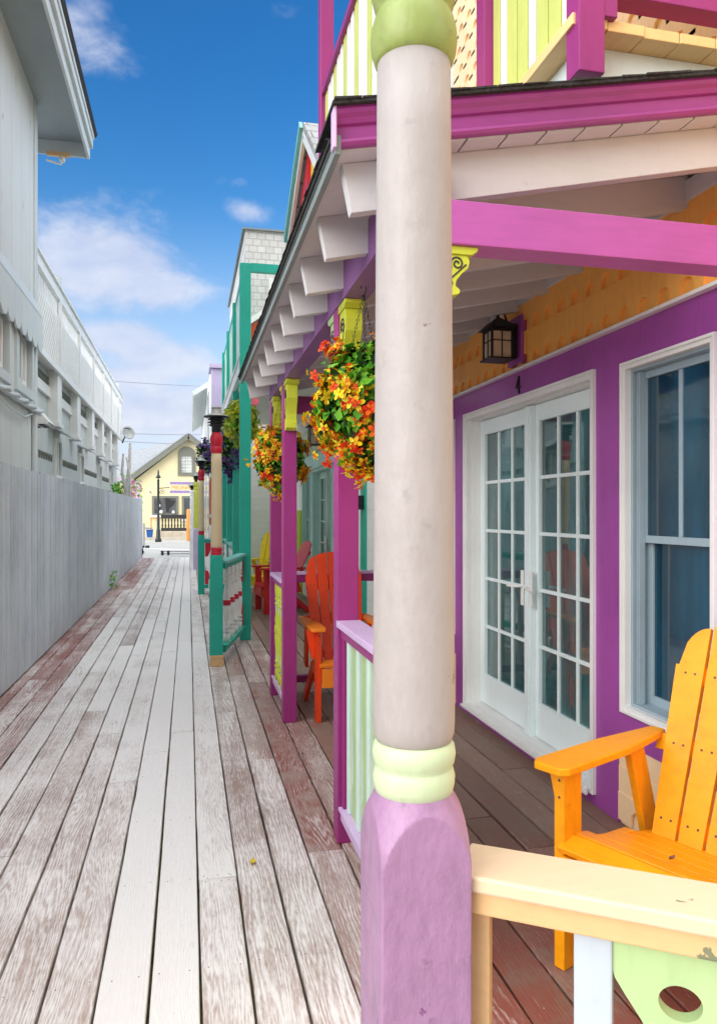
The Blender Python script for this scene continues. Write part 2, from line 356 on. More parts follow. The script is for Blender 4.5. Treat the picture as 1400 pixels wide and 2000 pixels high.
M = dict(
    deck=deckmat(), fence=fencemat(),
    gap=simple('mossy_dirt_under_boards', (96,90,46), 0.95, var=0.42, scale=9),
    nail=simple('rusty_nail_head', (92,74,66), 0.6, 0.3),
    beam=paint('shaded_magenta_beam_paint', (128,80,138), 0.45, stretch=(1,0.12,1)),  # magenta dulled: the shade under the eave is put into the colour
    magenta=paint('magenta_trim_paint', (150,42,118), 0.40, chips=0.05, chipcol=(205,150,190)),
    rake=paint('magenta_fascia_paint', (152,56,134), 0.36, stretch=(0.12,1,1), chips=0.12, chipcol=(120,80,110)),
    pinkbeam=paint('pink_beam_paint', (174,82,160), 0.38, stretch=(0.12,1,1), chips=0.05, chipcol=(225,170,205)),
    purple=paint('purple_wall_paint', (158,74,158), 0.33, chips=0.0),
    colbase=paint('mauve_column_paint', (157,118,151), 0.42, stretch=(1,1,0.35), var=0.22, chips=0.17, chipcol=(142,84,142), bump=0.9, grime=0.75),
    shaft=paint('pinkish_cream_column_paint', (170,161,157), 0.5, stretch=(1,1,0.35), var=0.08, chips=0.13, chipcol=(140,126,118), bump=0.6, grime=0.4),
    ring=paint('pale_green_ring_paint', (194,208,168), 0.45, var=0.08, bump=0.35, grime=0.45),
    limecap=paint('lime_capital_paint', (146,160,84), 0.42, stretch=(1,1,0.6), var=0.14, bump=0.4, grime=0.5),
    lime=paint('lime_trim_paint', (196,204,58), 0.42),
    palegreen=paint('pale_green_panel_paint', (172,198,140), 0.45, chips=0.02),
    mintpale=paint('pale_mint_panel_paint', (206,232,218), 0.45),
    white=paint('white_trim_paint', (232,232,230), 0.45, chips=0.03, chipcol=(160,150,140), var=0.05, grime=0.15),
    sashgrey=paint('blue_grey_sash_paint', (158,178,188), 0.45, var=0.08, grime=0.5),
    palelime=paint('pale_lime_picket_paint', (196,206,112), 0.42),
    bluewhite=paint('cool_white_baluster_paint', (182,192,200), 0.42, var=0.05),
    porchwhite=paint('offwhite_porch_paint', (202,200,201), 0.5, stretch=(0.12,1,1), var=0.05, chips=0.04, chipcol=(150,135,120)),
    doorwhite=paint('cool_white_door_paint', (230,243,243), 0.35, var=0.04, grime=0.2),
    peach=paint('peach_cap_paint', (216,176,124), 0.48, stretch=(0.12,1,1), chips=0.2, chipcol=(120,122,92), grime=0.3),
    peachtrim=paint('peach_deck_edge_paint', (240,200,138), 0.5, stretch=(1,0.12,1), chips=0.1, chipcol=(140,110,80)),
    cream=paint('cream_cap_paint', (216,193,160), 0.45, stretch=(0.12,1,1), chips=0.24, chipcol=(128,132,104), var=0.05),
    shingle=paint('orange_shingle_paint', (250,180,88), 0.5, var=0.12),
    peachshingle=paint('peach_shingle_paint', (250,216,172), 0.55, var=0.08),
    asphalt=simple('dark_asphalt_shingle', (52,52,52), 0.95, var=0.4, scale=90, bump=0.6),
    fasciagrey=paint('grey_eave_board_paint', (128,138,138), 0.55, stretch=(1,0.12,1)),
    lavender=paint('lavender_cap_paint', (206,178,216), 0.42),
    lav2=paint('lilac_house_paint', (196,184,216), 0.5),
    orange=paint('amber_chair_paint', (244,160,8), 0.40, stretch=(0.3,1,0.3), chips=0.08, chipcol=(150,92,24), var=0.15, bump=0.3, grime=0.45),
    orange2=paint('red_orange_chair_paint', (228,66,12), 0.40),
    orangearm=paint('orange_arm_paint', (238,132,30), 0.40),
    red=paint('red_chair_paint', (206,26,30), 0.42),
    pinkred=paint('faded_pink_red_chair_paint', (224,92,104), 0.5),
    yellow=paint('yellow_chair_paint', (236,206,10), 0.42),
    teal=paint('teal_trim_paint', (22,172,150), 0.42, chips=0.03, chipcol=(150,200,190)),
    tealcap=paint('pale_teal_cap_paint', (120,186,180), 0.42),
    mint=paint('mint_casing_paint', (184,224,216), 0.45),
    colcream=paint('warm_cream_column_paint', (226,206,166), 0.45, var=0.06),
    crimson=paint('crimson_turned_paint', (206,30,58), 0.38),
    pink=paint('coral_pink_bracket_paint', (236,110,126), 0.45),
    colyellow=paint('yellow_green_column_paint', (214,218,84), 0.45),
    rust=paint('rust_red_column_paint', (176,68,32), 0.5),
    black=simple('black_iron', (22,23,26), 0.42, 0.2, var=0.2),
    iron=simple('dark_bronze_lamp_metal', (54,58,60), 0.42, 0.5, var=0.15),
    lanterngrey=simple('weathered_grey_lamp_top', (176,178,176), 0.5, 0.2),
    steel=simple('galvanised_steel', (150,152,154), 0.4, 0.7),
    greybld=boardwall('grey_painted_plywood_wall', (206,211,211), 0.405, 'Y', 0.005, 0.05),
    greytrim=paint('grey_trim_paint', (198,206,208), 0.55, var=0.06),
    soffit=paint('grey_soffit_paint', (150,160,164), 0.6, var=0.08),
    wbld=boardwall('white_balcony_boards', (226,227,222), 0.19, 'Y', 0.004, 0.04),
    lapwhite=boardwall('white_lap_siding', (236,236,230), 0.115, 'Z', 0.02, 0.04),
    lapyellow=boardwall('pale_yellow_lap_siding', (232,221,178), 0.14, 'Z', 0.02, 0.05),
    whiteshingle=shinglemat('white_cedar_shingles', (226,224,220), 0.11, 0.09, (176,174,172), 'XZ'),
    greyshingle=shinglemat('grey_roof_shingles', (178,180,182), 0.2, 0.13, (110,110,112), 'XZ'),
    farroof=simple('pale_grey_roof', (150,153,157), 0.85, var=0.1, scale=6),
    rooftrim=paint('grey_green_trim_paint', (120,122,112), 0.6),
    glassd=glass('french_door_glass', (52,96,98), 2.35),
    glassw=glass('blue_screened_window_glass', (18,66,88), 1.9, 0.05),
    glassb=glass('pale_window_glass', (176,182,180), 1.5, 0.10, 0.0),
    glassx=glass('dark_shop_glass', (96,100,102), 1.6, 0.05),
    lampglass=simple('frosted_lamp_glass', (214,196,170), 0.25, var=0.08),
    leaf=colattr('leaves_and_petals'),
    coir=simple('coir_basket_liner', (70,52,34), 0.95, var=0.35, scale=60, bump=0.5),
    bark=simple('pale_bleached_bark', (214,212,206), 0.85, var=0.12, scale=20, bump=0.4),
    street=simple('pale_worn_asphalt', (168,166,160), 0.8, var=0.07, scale=3, bump=0.2),
    kerbline=simple('white_road_paint', (240,240,236), 0.7, var=0.05),
    concrete=simple('sandy_concrete', (186,176,158), 0.85, var=0.1, scale=5, bump=0.2),
    ground=simple('bare_soil', (120,112,98), 0.95, var=0.2, scale=3, bump=0.3),
    orangewood=paint('varnished_orange_wood', (206,134,52), 0.5),
    bluebin=simple('blue_plastic', (30,84,160), 0.45),
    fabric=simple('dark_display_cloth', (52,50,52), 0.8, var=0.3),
    signcream=simple('cream_sign_face', (244,230,186), 0.5),
    signpurple=simple('purple_sign_board', (150,132,184), 0.5),
    signletter=simple('orange_sign_letters', (226,150,62), 0.5),
    cable=simple('grey_cable', (130,134,140), 0.6),
    seam=simple('dark_seam', (62,52,60), 0.8),
    yellowpanel=paint('yellow_panel_paint', (240,206,60), 0.5),
    limepanel=paint('lime_wall_panel_paint', (176,204,44), 0.5),
    dryleaf=simple('dry_leaf', (150,100,90), 0.8, var=0.3),
    yellowleaf=simple('fallen_yellow_leaf', (224,190,30), 0.7, var=0.2),
)
SKYT = (0.12, 0.45, 0.73); SKYH = (0.385, 0.65, 0.77); CLD = (2.88, 3.02, 3.55); OVC = (16.4, 16.7, 17.0); SKYS = 0.12; SUNE = 1.0; EXPO = 1.18; BACK = 0.82
# ------------------------------------------------------------------ camera
CAMH = 1.47; YAW = math.atan(332/1450)
cam = bpy.data.cameras.new('camera'); co = bpy.data.objects.new('camera', cam); COL.objects.link(co)
co.location = (0,0,CAMH); co.rotation_euler = (R(90), 0, -YAW)
cam.sensor_fit = 'HORIZONTAL'; cam.sensor_width = 36; cam.lens = 36*1450/1400
cam.clip_start = 0.05; cam.clip_end = 2000; S.camera = co

# ------------------------------------------------------------------ setting
def structure(o): o['kind'] = 'structure'; return o
g = MB().box(-400, 400, -60, 900, -0.6, -0.42); structure(g.build('ground', M['ground']))
g = MB().box(-60, 60, 25.05, 41.5, -0.3, -0.035); structure(g.build('street', M['street']))
g = MB(); g.box(-60, 60, 41.5, 44.2, -0.3, 0.10); structure(g.build('pavement', M['concrete']))
g = MB(); g.bar((-3.2,33.5,-0.030),(1.3,28.6,-0.030),0.14,0.005); g.bar((-6,38.6,-0.030),(8,38.6,-0.030),0.14,0.005)
structure(g.build('road_marking', M['kerbline']))

d = MB()
d.cur = (0.5,0.5,0.5)
d.box(-1.5, 2.05, -1.6, 24.7, -0.10, -0.045, 1)
PITCH = 0.155; k0 = -10
def wearof(xc):
    if xc < -1.05: return 0.36
    if xc < -0.60: return 0.53
    if xc < -0.28: return 0.63
    if xc < 0.05: return 1.00
    if xc < 0.22: return 0.62
    if xc < 0.55: return 0.40
    if xc < 0.80: return 0.34
    return 0.02
for k in range(k0, 14):
    x0 = 0.037 + k*PITCH; x1 = x0 + PITCH
    if x0 > 2.0 or x1 < -1.5: continue
    y = -1.5 - rng.random()*2.0
    while y < 24.65:
        L = rng.choice((2.44, 3.05, 3.66, 4.27)) * (0.8+0.3*rng.random())
        y1 = min(y+L, 24.65)
        gp = 0.0034 + rng.random()*0.0020
        a, b_ = x0+gp+rng.uniform(-.0015,.0015), x1-gp+rng.uniform(-.0015,.0015)
        xc = (a+b_)/2
        w = wearof(xc) + rng.gauss(0, 0.075)
        d.cur = (rng.random(), max(0, min(1.1, w)), rng.random())
        zt = rng.uniform(-0.0025, 0.0005); ch = 0.003
        ya, yb = max(y,-1.5)+0.0028, y1-0.0028
        if yb > -1.4:
            n = max(2, int((yb-ya)/(0.22 if ya < 7 else 1.2))); rows = []
            for i in range(n+1):
                yy = ya+(yb-ya)*i/n; j1, j2 = rng.gauss(0,.0009), rng.gauss(0,.0009)
                cy = ch if i == 0 else (-ch if i == n else 0)
                rows.append([(a+j1,yy,-0.04),(a+j1,yy,zt-ch),(a+j1+ch,yy+cy,zt),(b_+j2-ch,yy+cy,zt),(b_+j2,yy,zt-ch),(b_+j2,yy,-0.04)])
            vs = [p for r_ in rows for p in r_]; fs = []
            for i in range(n):
                for j in range(5): fs.append((i*6+j+1, i*6+j, (i+1)*6+j, (i+1)*6+j+1)[::-1])
            fs += [tuple(range(6)), tuple(n*6+j for j in reversed(range(6)))]
            d.add(vs, fs, 0)
            if ya < 9:
                for yn in (ya+0.025, yb-0.025):
                    for xn in (a+0.025, b_-0.025, (a+b_)/2+rng.uniform(-.02,.02)):
                        r = 0.0032; xn += rng.uniform(-.006,.006); yn2 = yn+rng.uniform(-.006,.006)
                        d.add([(xn+r*math.cos(t*1.047), yn2+r*math.sin(t*1.047), zt+0.0008) for t in range(6)], [tuple(range(6))], 2)
            yj = math.ceil(max(ya,0.8)/0.61)*0.61
            while yj < min(yb, 8):
                for xn in (a+0.028, b_-0.028):
                    r = 0.0028; xn2 = xn+rng.uniform(-.007,.007); yn2 = yj+rng.uniform(-.012,.012)
                    d.add([(xn2+r*math.cos(t*1.047), yn2+r*math.sin(t*1.047), zt+0.0008) for t in range(6)], [tuple(range(6))], 2)
                yj += 0.61
        y = y1
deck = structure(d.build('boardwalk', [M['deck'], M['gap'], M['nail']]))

lf = MB()
def curled(mb, x, y, w, l, a):
    c, s_ = math.cos(a), math.sin(a); vs = []
    for i in range(5):
        t = i/4-0.5
        for j, ww in ((-1, 1), (0, 0.0), (1, 1)):
            px = t*l; py = j*w*(1-4*t*t)*0.5
            vs.append((x+px*c-py*s_, y+px*s_+py*c, 0.004+abs(j)*0.006+abs(t)*0.008))
    mb.add(vs, [(i*3+j, (i+1)*3+j, (i+1)*3+j+1, i*3+j+1) for i in range(4) for j in range(2)], 0, True)
def fallen(x, y, mat, label, w=0.02, l=0.045, a=1.2):
    q = MB(); curled(q, x, y, w, l, a); tag(q.build('fallen_leaf', M[mat]), label, 'leaf')
fallen(0.262, 3.12, 'yellowleaf', 'small yellow fallen leaf lying on the bare boardwalk left of the near column', 0.022, 0.05, 1.3)

# ------------------------------------------------------------------ fence on the left
fr = thing('board_fence', 'tall grey stained fence of close vertical boards along the left edge of the boardwalk', 'fence', (-1.5, 13, 0))
f = MB(); y = 0.6; XF = -1.44
while y < 24.5:
    w = 0.14*(0.93+0.12*rng.random()); v = rng.uniform(0.91, 1.02)
    f.cur = (v, v*rng.uniform(0.985,1.01), v*rng.uniform(0.98,1.03))
    h = 1.86 + rng.uniform(-0.008, 0.010); x = XF + rng.uniform(-0.004, 0.002); ti = rng.uniform(-.003,.003)
    e = 0.002
    vs = [(x-0.02,y,0.02),(x,y+e,0.02),(x,y+w-e,0.02),(x-0.02,y+w,0.02),(x-0.02+ti,y,h),(x+ti,y+e,h),(x+ti,y+w-e,h),(x-0.02+ti,y+w,h)]
    f.add(vs, [(3,2,1,0),(4,5,6,7),(0,1,5,4),(1,2,6,5),(2,3,7,6),(3,0,4,7)])
    if y < 13:
        for zz in (0.3, 1.0, 1.7): f.dots([(x+0.0012, y+w*0.27, zz+rng.uniform(-.012,.012)), (x+0.0012, y+w*0.73, zz+rng.uniform(-.012,.012))], (1,0,0), 0.0042)
    y += w + 0.0025
f.build('board_panel', [M['fence'], M['nail']], fr)
q = MB(); q.cur = (.9,.9,.9)
for z in (0.3, 1.0, 1.7): q.box(-1.50, -1.462, 0.6, 24.4, z-0.045, z+0.045)
q.build('rail', M['fence'], fr)
for yy in (24.55,):
    q = MB(); q.cur = (.95,.95,.95); q.box(-1.53, -1.43, yy, yy+0.1, -0.03, 1.94); q.build('end_post', M['fence'], fr)
q = MB(); q.tube([(-1.43,24.5,0.22),(-1.40,24.5,0.22),(-1.38,24.52,0.18)], 0.02); q.box(-1.43,-1.40,24.46,24.56,0.12,0.30); q.build('hinge', M['black'], fr)

# small weed at the foot of the fence
def leafcol(kind):
    if kind == 'green': 
        h = rng.random(); return lin((int(60+80*h), int(135+70*h), int(28+34*h)))
    if kind == 'lime':
        h = rng.random(); return lin((int(176+60*h), int(200+45*h), int(60+60*h)))
    if kind == 'red': return lin(rng.choice([(234,66,20),(242,98,24),(216,44,22),(246,124,30)]))
    if kind == 'yellow': return lin(rng.choice([(250,224,30),(244,234,70),(236,212,24),(250,200,40)]))
    if kind == 'purple': return lin(rng.choice([(96,66,140),(130,98,170),(70,44,104),(160,130,196)]))
    if kind == 'dark': h = rng.random(); return lin((int(20+20*h), int(44+30*h), int(14+12*h)))
    if kind == 'pink': return lin(rng.choice([(206,140,172),(190,120,150),(226,170,190)]))
def leaf(mb, p, nrm, l, w, kind):
    n = Vector(nrm).normalized(); a = n.orthogonal().normalized()
    a = Matrix.Rotation(rng.random()*6.283, 3, n) @ a; b_ = n.cross(a)
    mb.cur = leafcol(kind)
    p = Vector(p); cup = rng.uniform(0.1, 0.35)*w
    vs = [p - a*l/2, p - a*l*0.1 + b_*w/2 + n*cup, p + a*l/2 - n*cup*0.8, p - a*l*0.1 - b_*w/2 + n*cup]
    mb.add(vs, [(0,1,2),(0,2,3)], 0, True)
def blossom(mb, p, nrm, r, kinds):
    """two whorls of cupped, bent petals round a small throat"""
    n = Vector(nrm).normalized(); a = n.orthogonal().normalized(); b_ = n.cross(a); p = Vector(p)
    two = 'red' in kinds
    for layer, (rad, cnt, lift) in enumerate(((r*1.08, 5, 0.25), (r*0.62, 4, 0.75))):
        t0 = rng.random()*6.28
        if two: k = ('yellow' if rng.random() < 0.78 else 'red') if layer == 0 else ('red' if rng.random() < 0.8 else 'yellow')
        else: k = rng.choice(kinds)
        if two and kinds.count('red') > 1 and layer == 0 and rng.random() < 0.35: k = 'red'
        for i in range(cnt):
            t = t0 + i*6.283/cnt + rng.gauss(0,.12); u = a*math.cos(t)+b_*math.sin(t); w = a*-math.sin(t)+b_*math.cos(t)
            rr = rad*rng.uniform(0.75,1.15); c0 = leafcol(k); f = rng.uniform(0.8,1.05); mb.cur = (c0[0]*f, c0[1]*f, c0[2]*f)
            l1 = lift*rng.uniform(.7,1.3); l2 = l1*rng.uniform(-.1,.9)
            m_ = p+n*r*0.12*layer
            vs = [m_, m_+u*rr*0.42+w*rr*0.30+n*rr*l1*0.7, m_+u*rr*0.86+w*rr*0.24+n*rr*l2, m_+u*rr*1.05+n*rr*l2*0.8, m_+u*rr*0.86-w*rr*0.24+n*rr*l2, m_+u*rr*0.42-w*rr*0.30+n*rr*l1*0.7, m_+u*rr*0.55+n*rr*l1*0.45]
            mb.add(vs, [(0,1,6),(0,6,5),(1,2,3,6),(6,3,4,5)], 0, True)
q = MB()
q.tube([(-1.405,14.6,0.0),(-1.395,14.58,0.2),(-1.385,14.6,0.36)], 0.004, 5)
for i in range(46):
    leaf(q, (-1.40+rng.uniform(-.02,.07), 14.6+rng.gauss(0,.09), rng.uniform(0.02,0.36)), (rng.gauss(.3,1), rng.gauss(-.5,1), rng.gauss(.5,1)), 0.07, 0.035, 'green')
tag(q.build('weed', M['leaf']), 'small green weed growing out at the foot of the grey fence', 'weed')
# fence end weeds behind
# ------------------------------------------------------------------ hanging baskets
def basket(name, label, loc, rx, rz, kinds, nleaf, nbl, chain_h, lr=0.035, br=0.027, seed=1, leafk=('green','green','dark')):
    global rng
    keep = rng; rng = random.Random(seed)
    t = thing(name, label, 'flower basket', loc)
    b_ = MB(); b_.lathe([(0.02,-rz*0.55),(rx*0.35,-rz*0.5),(rx*0.55,-rz*0.1),(rx*0.6,rz*0.1),(rx*0.55,rz*0.12),(0.01,rz*0.08)], n=20)
    o = b_.build('basket', M['coir']); o.parent = t
    ch = MB(); top = (0,0,rz+chain_h)
    for k in range(3):
        a = k*2.094+0.4; p0 = Vector((rx*0.55*math.cos(a), rx*0.55*math.sin(a), rz*0.1)); p1 = Vector(top)
        n = 26
        for i in range(n):
            c0 = p0.lerp(p1, i/n); c1 = p0.lerp(p1, (i+0.8)/n)
            off = Vector((0.004,0,0)) if i % 2 else Vector((0,0.004,0))
            ch.tube([c0-off, c1-off], 0.0016, 5); ch.tube([c0+off, c1+off], 0.0016, 5)
    ch.tube([(0,0,rz+chain_h-0.01),(0.012,0,rz+chain_h+0.02),(0,0,rz+chain_h+0.045),(-0.012,0,rz+chain_h+0.02)], 0.0025, 6)
    o = ch.build('chain', M['black']); o.parent = t
    def pt(f0=0.55):
        while True:
            v = Vector((rng.gauss(0,1), rng.gauss(0,1), rng.gauss(0,1))).normalized()
            lump = 1 + 0.13*math.sin(5*v.x+seed) * math.cos(4*v.y+2*v.z+seed) + 0.09*math.sin(9*v.z+3*v.x)
            f = (f0 + (1-f0)*rng.random()**0.6)*lump
            sh = 1.0 - 0.35*max(0, -v.z)**2 + (0.12 if v.z < 0.2 else 0)
            return Vector((v.x*rx*f*sh, v.y*rx*f*sh, v.z*rz*f)), v
    # the plant grows in sprigs that reach out and hang down by different amounts
    sprigs = []
    for i in range(46):
        v = Vector((rng.gauss(0,1), rng.gauss(0,1), rng.gauss(0.05,1))).normalized()
        sh = 1.0 - 0.35*max(0, -v.z)**2; k = rng.uniform(0.80, 1.10)
        tip = Vector((v.x*rx*sh*k, v.y*rx*sh*k, v.z*rz*k - rng.uniform(0, 0.05)))
        sprigs.append((tip, v, rng.uniform(0.22, 0.42)*rx, rng.random()))
    def sp():
        tip, v, rad, w_ = rng.choice(sprigs)
        g = Vector((rng.gauss(0,1), rng.gauss(0,1), rng.gauss(0,1)))*rad*0.42
        return tip*rng.uniform(0.82,1.02)+g, (v+g*6).normalized(), w_
    q = MB()
    for i in range(nleaf):
        if i % 5 < 3: p, v = pt(0.35); p *= 0.84
        else: p, v, w_ = sp(); p *= 0.90
        nn = v + Vector((rng.gauss(0,.5), rng.gauss(0,.5), rng.gauss(.25,.5)))
        s = rng.uniform(0.6,1.6)
        leaf(q, p, nn, lr*s*1.5, lr*s, rng.choice(leafk))
    o = q.build('foliage', M['leaf']); o.parent = t; o['kind'] = 'stuff'
    q = MB()
    for i in range(nbl):
        p, v, w_ = sp(); p *= 1.05; nn = v + Vector((rng.gauss(0,.45), rng.gauss(0,.45), rng.gauss(-.1,.4)))
        kk = kinds if 'red' not in kinds else (['yellow','red'] if w_ < 0.6 else ['red','red','yellow'])
        blossom(q, p, nn, br*rng.uniform(0.6,1.35), kk)
    o = q.build('blossoms', M['leaf']); o.parent = t; o['kind'] = 'stuff'
    rng = keep
    return t
GB = 'hanging flower baskets along the porches'
basket('hanging_flower_basket', 'nearest and largest red and yellow flower basket, partly behind the thick column', (0.685, 2.90, 1.915), 0.185, 0.262, ['red','yellow'], 3000, 900, 0.17, 0.030, 0.0225, 3)
basket('hanging_flower_basket', 'red and yellow flower basket behind the magenta post in the middle of the porch', (0.665, 5.50, 1.865), 0.19, 0.255, ['red','red','yellow'], 2600, 820, 0.22, 0.027, 0.022, 11)
basket('hanging_flower_basket', 'lime yellow flower basket hanging behind the first tall teal post', (0.62, 9.0, 2.56), 0.21, 0.26, ['lime','lime','yellow'], 1400, 620, 0.3, 0.03, 0.028, 5, ('lime','lime','green'))
basket('hanging_flower_basket', 'purple flower basket hanging beside the lime yellow one on the teal porch', (0.60, 10.4, 2.33), 0.215, 0.34, ['purple'], 1300, 700, 0.45, 0.032, 0.028, 8, ('dark','dark','green'))
basket('hanging_flower_basket', 'small far purple flower basket just left of the cream lamp column', (0.33, 14.4, 2.55), 0.18, 0.34, ['purple'], 800, 420, 0.4, 0.03, 0.028, 9, ('dark','green','dark'))

# ------------------------------------------------------------------ lamp columns
def lampcolumn(label, x, y, w, mats, hk=1.0):
    """square base with lamb's tongue corners, rings, tapering shaft, turned capital, lantern"""
    t = thing('lamp_column', label, 'lamp column', (x,y,0))
    mb_, mr, ms, mc = mats; h = w/2
    b_ = MB(); n = 240
    zs = [-0.02, 0.25, 0.5, 0.75, 0.9, 0.95] + [0.960+0.098*i/40 for i in range(41)]
    rows = []
    for z in zs:
        cut = 9 if z < 0.96 else h*1.40 - (h*1.40-0.056)*((z-0.96)/0.098)**1.55
        row = []
        for k in range(n):
            a = 2*math.pi*(k+0.5)/n; c, s_ = math.cos(a), math.sin(a)
            rs = h/max(abs(c), abs(s_)); rs = min(rs, h*1.385)
            r = min(rs, cut); row.append((x+r*c, y+r*s_, z))
        rows.append(row)
    vs = [p for r_ in rows for p in r_]
    b_.add(vs, [(i*n+k, i*n+(k+1) % n, (i+1)*n+(k+1) % n, (i+1)*n+k) for i in range(len(zs)-1) for k in range(n)], 0, True)
    b_.add(rows[-1], [tuple(range(n))])
    o = b_.build('base', mb_, t)
    es = o.modifiers.new('edges', 'EDGE_SPLIT'); es.split_angle = R(24)
    r0 = 0.0605*w/0.134; k = w/0.134
    zk = lambda z: z if z < 1.13 else 1.13+(z-1.13)*hk
    def rp(l): return [(a*k, zk(z)) for a, z in l]
    MB().lathe(rp([(0.052,1.05),(0.0575,1.054),(0.0605,1.066),(0.0615,1.078),(0.0585,1.09),(0.0565,1.093),(0.0605,1.099),(0.0625,1.112),(0.0605,1.124),(0.056,1.13)]), x, y, 48).build('collar', mr, t)
    sh = [(0.048,1.125),(0.056,1.131),(0.0602,1.142),(0.0612,1.16)]
    for i in range(9): sh.append((0.0612-0.0064*i/8, 1.2+0.945*i/8))
    MB().lathe(rp(sh), x, y, 48).build('shaft', ms, t)
    cp = [(0.0545,2.136),(0.0590,2.143),(0.0630,2.156),(0.0648,2.172),(0.0638,2.188),(0.0597,2.203),(0.0557,2.211),(0.0547,2.214),(0.0577,2.219),(0.0637,2.243),(0.0690,2.272),(0.0695,2.297),(0.062,2.33),(0.050,2.355),(0.042,2.365)]
    MB().lathe(rp(cp), x, y, 48).build('capital', mc, t)
    ln = [(0.04,2.36),(0.043,2.362),(0.043,2.42),(0.055,2.425)]
    for i, rr in enumerate((0.075, 0.085, 0.082)): ln += [(0.058,2.43+i*0.03),(rr,2.437+i*0.03),(rr,2.442+i*0.03),(0.058,2.452+i*0.03)]
    ln += [(0.06,2.52),(0.12,2.524),(0.123,2.53)]
    l = MB().lathe([(r_, zk(z)) for r_, z in ln], x, y, 32).build('lantern', M['iron'], t)
    MB().lathe([(r_, zk(z)) for r_, z in [(0.122,2.531),(0.105,2.545),(0.075,2.556),(0.05,2.565),(0.05,2.60),(0.043,2.605),(0.043,2.615),(0.05,2.62),(0.045,2.635),(0.01,2.645)]], x, y, 32).build('lantern_cap', M['lanterngrey'], l)
    return t
lampcolumn('nearest thick column with mauve square base, green rings and pinkish cream shaft', 0.329, 1.066, 0.134, (M['colbase'], M['ring'], M['shaft'], M['limecap']))
c2 = lampcolumn('cream lamp column with teal base, crimson rings and dark lantern, in front of the teal post', 0.262, 7.24, 0.118, (M['teal'], M['crimson'], M['colcream'], M['crimson']), 0.895)
q = MB(); q.box(0.196,0.203,7.20,7.30,0.10,0.86); q.build('batten', M['teal'], c2)
q = MB(); q.box(0.188,0.196,7.21,7.28,0.72,0.82); q.build('plate', M['mint'], c2)
q = MB(); q.box(0.20,0.33,7.175,7.305,0.0,0.055); q.box(0.205,0.325,7.18,7.3,0.055,0.075); q.box(0.201,0.329,7.176,7.304,0.075,0.105); q.build('plinth', M['peach'], c2, 0.004)
lampcolumn('smaller far lamp column with teal base and crimson capital, second along the boardwalk edge', 0.225, 13.6, 0.118, (M['teal'], M['crimson'], M['colcream'], M['crimson']), 0.895)
lampcolumn('far yellow green lamp column with lilac square base', 0.19, 19.4, 0.14, (M['lav2'], M['colyellow'], M['colyellow'], M['colyellow']), 0.9)
lampcolumn('farthest plain white lamp column at the street end of the boardwalk', 0.10, 22.4, 0.13, (M['white'], M['white'], M['white'], M['white']), 0.8)

# ------------------------------------------------------------------ angled railings
def turned(mb, p, z0, z1, mw=0, mred=1, r=0.03):
    """turned bowling-pin baluster with a coloured band"""
    L = z1-z0
    prof = [(r*.95,0),(r*.95,.10),(r*.5,.115),(r*1.02,.13),(r*1.02,.15),(r*.5,.165),(r*1.0,.18),(r*1.0,.20),(r*.66,.22),(r*.86,.32),(r*1.0,.42),(r*1.02,.47),(r*.86,.475),(r*1.08,.49),(r*1.08,.56),(r*.86,.575),(r*.92,.585),(r*1.0,.62),(r*.8,.70),(r*.5,.765),(r*1.0,.78),(r*1.0,.80),(r*.5,.815),(r*.98,.83),(r*.98,.85),(r*.62,.865),(r*.95,.88),(r*.95,1)]
    ms = [mw]*(len(prof)-1)
    for i, (a, z) in enumerate(prof[:-1]):
        if .485 <= z < .56: ms[i] = mred
    mb.lathe([(a, z0+L*z) for a, z in prof], p[0], p[1], 14, ms)
def tealrail(label, p0, p1, n, posts=False):
    t = thing('porch_railing', label, 'railing', (p0[0], p0[1], 0))
    p0 = Vector((p0[0],p0[1],0)); p1 = Vector((p1[0],p1[1],0)); u = (p1-p0).normalized(); L = (p1-p0).length
    up = lambda z: Vector((0,0,z))
    q = MB(); q.bar(p0+up(0.985), p1+up(0.985), 0.10, 0.03); q.build('cap', M['tealcap'], t, 0.004)
    q = MB(); q.bar(p0+up(0.945), p1+up(0.945), 0.05, 0.05); q.build('top_rail', M['teal'], t, 0.003)
    q = MB(); q.bar(p0+up(0.135), p1+up(0.135), 0.055, 0.05); q.bar(p0+up(0.168), p1+up(0.168), 0.085, 0.016); q.build('bottom_rail', M['teal'], t, 0.003)
    for i in range(n):
        c = p0 + u*L*(0.07+0.84*(i+0.5)/n) if n > 2 else p0+u*L*(0.3+0.4*i)
        q = MB(); turned(q, c, 0.176, 0.92, 0, 1, 0.036); q.build('baluster', [M['white'], M['crimson']], t)
    # red sawn corner brackets at the inner ends
    w = u.cross(Vector((0,0,1)))
    for zz, sgn in ((0.918,-1),(0.178,1)):
        q = MB(); poly = [(0,0),(-0.17,0),(-0.15,0.06*sgn),(-0.10,0.09*sgn),(-0.09,0.16*sgn),(-0.045,0.24*sgn),(0,0.25*sgn)]
        q.prism(poly, p1 - u*0.005 + up(zz) - w*0.012, u, (0,0,1), w*0.024); q.build('bracket', M['crimson'], t)
    return t
tealrail('teal railing with white turned balusters and red bands beside the cream lamp column', (0.325,7.30), (0.60,8.58), 4)
tealrail('far teal railing with red corner bracket beside the smaller far lamp column', (0.86,13.2), (0.29,13.55), 3)
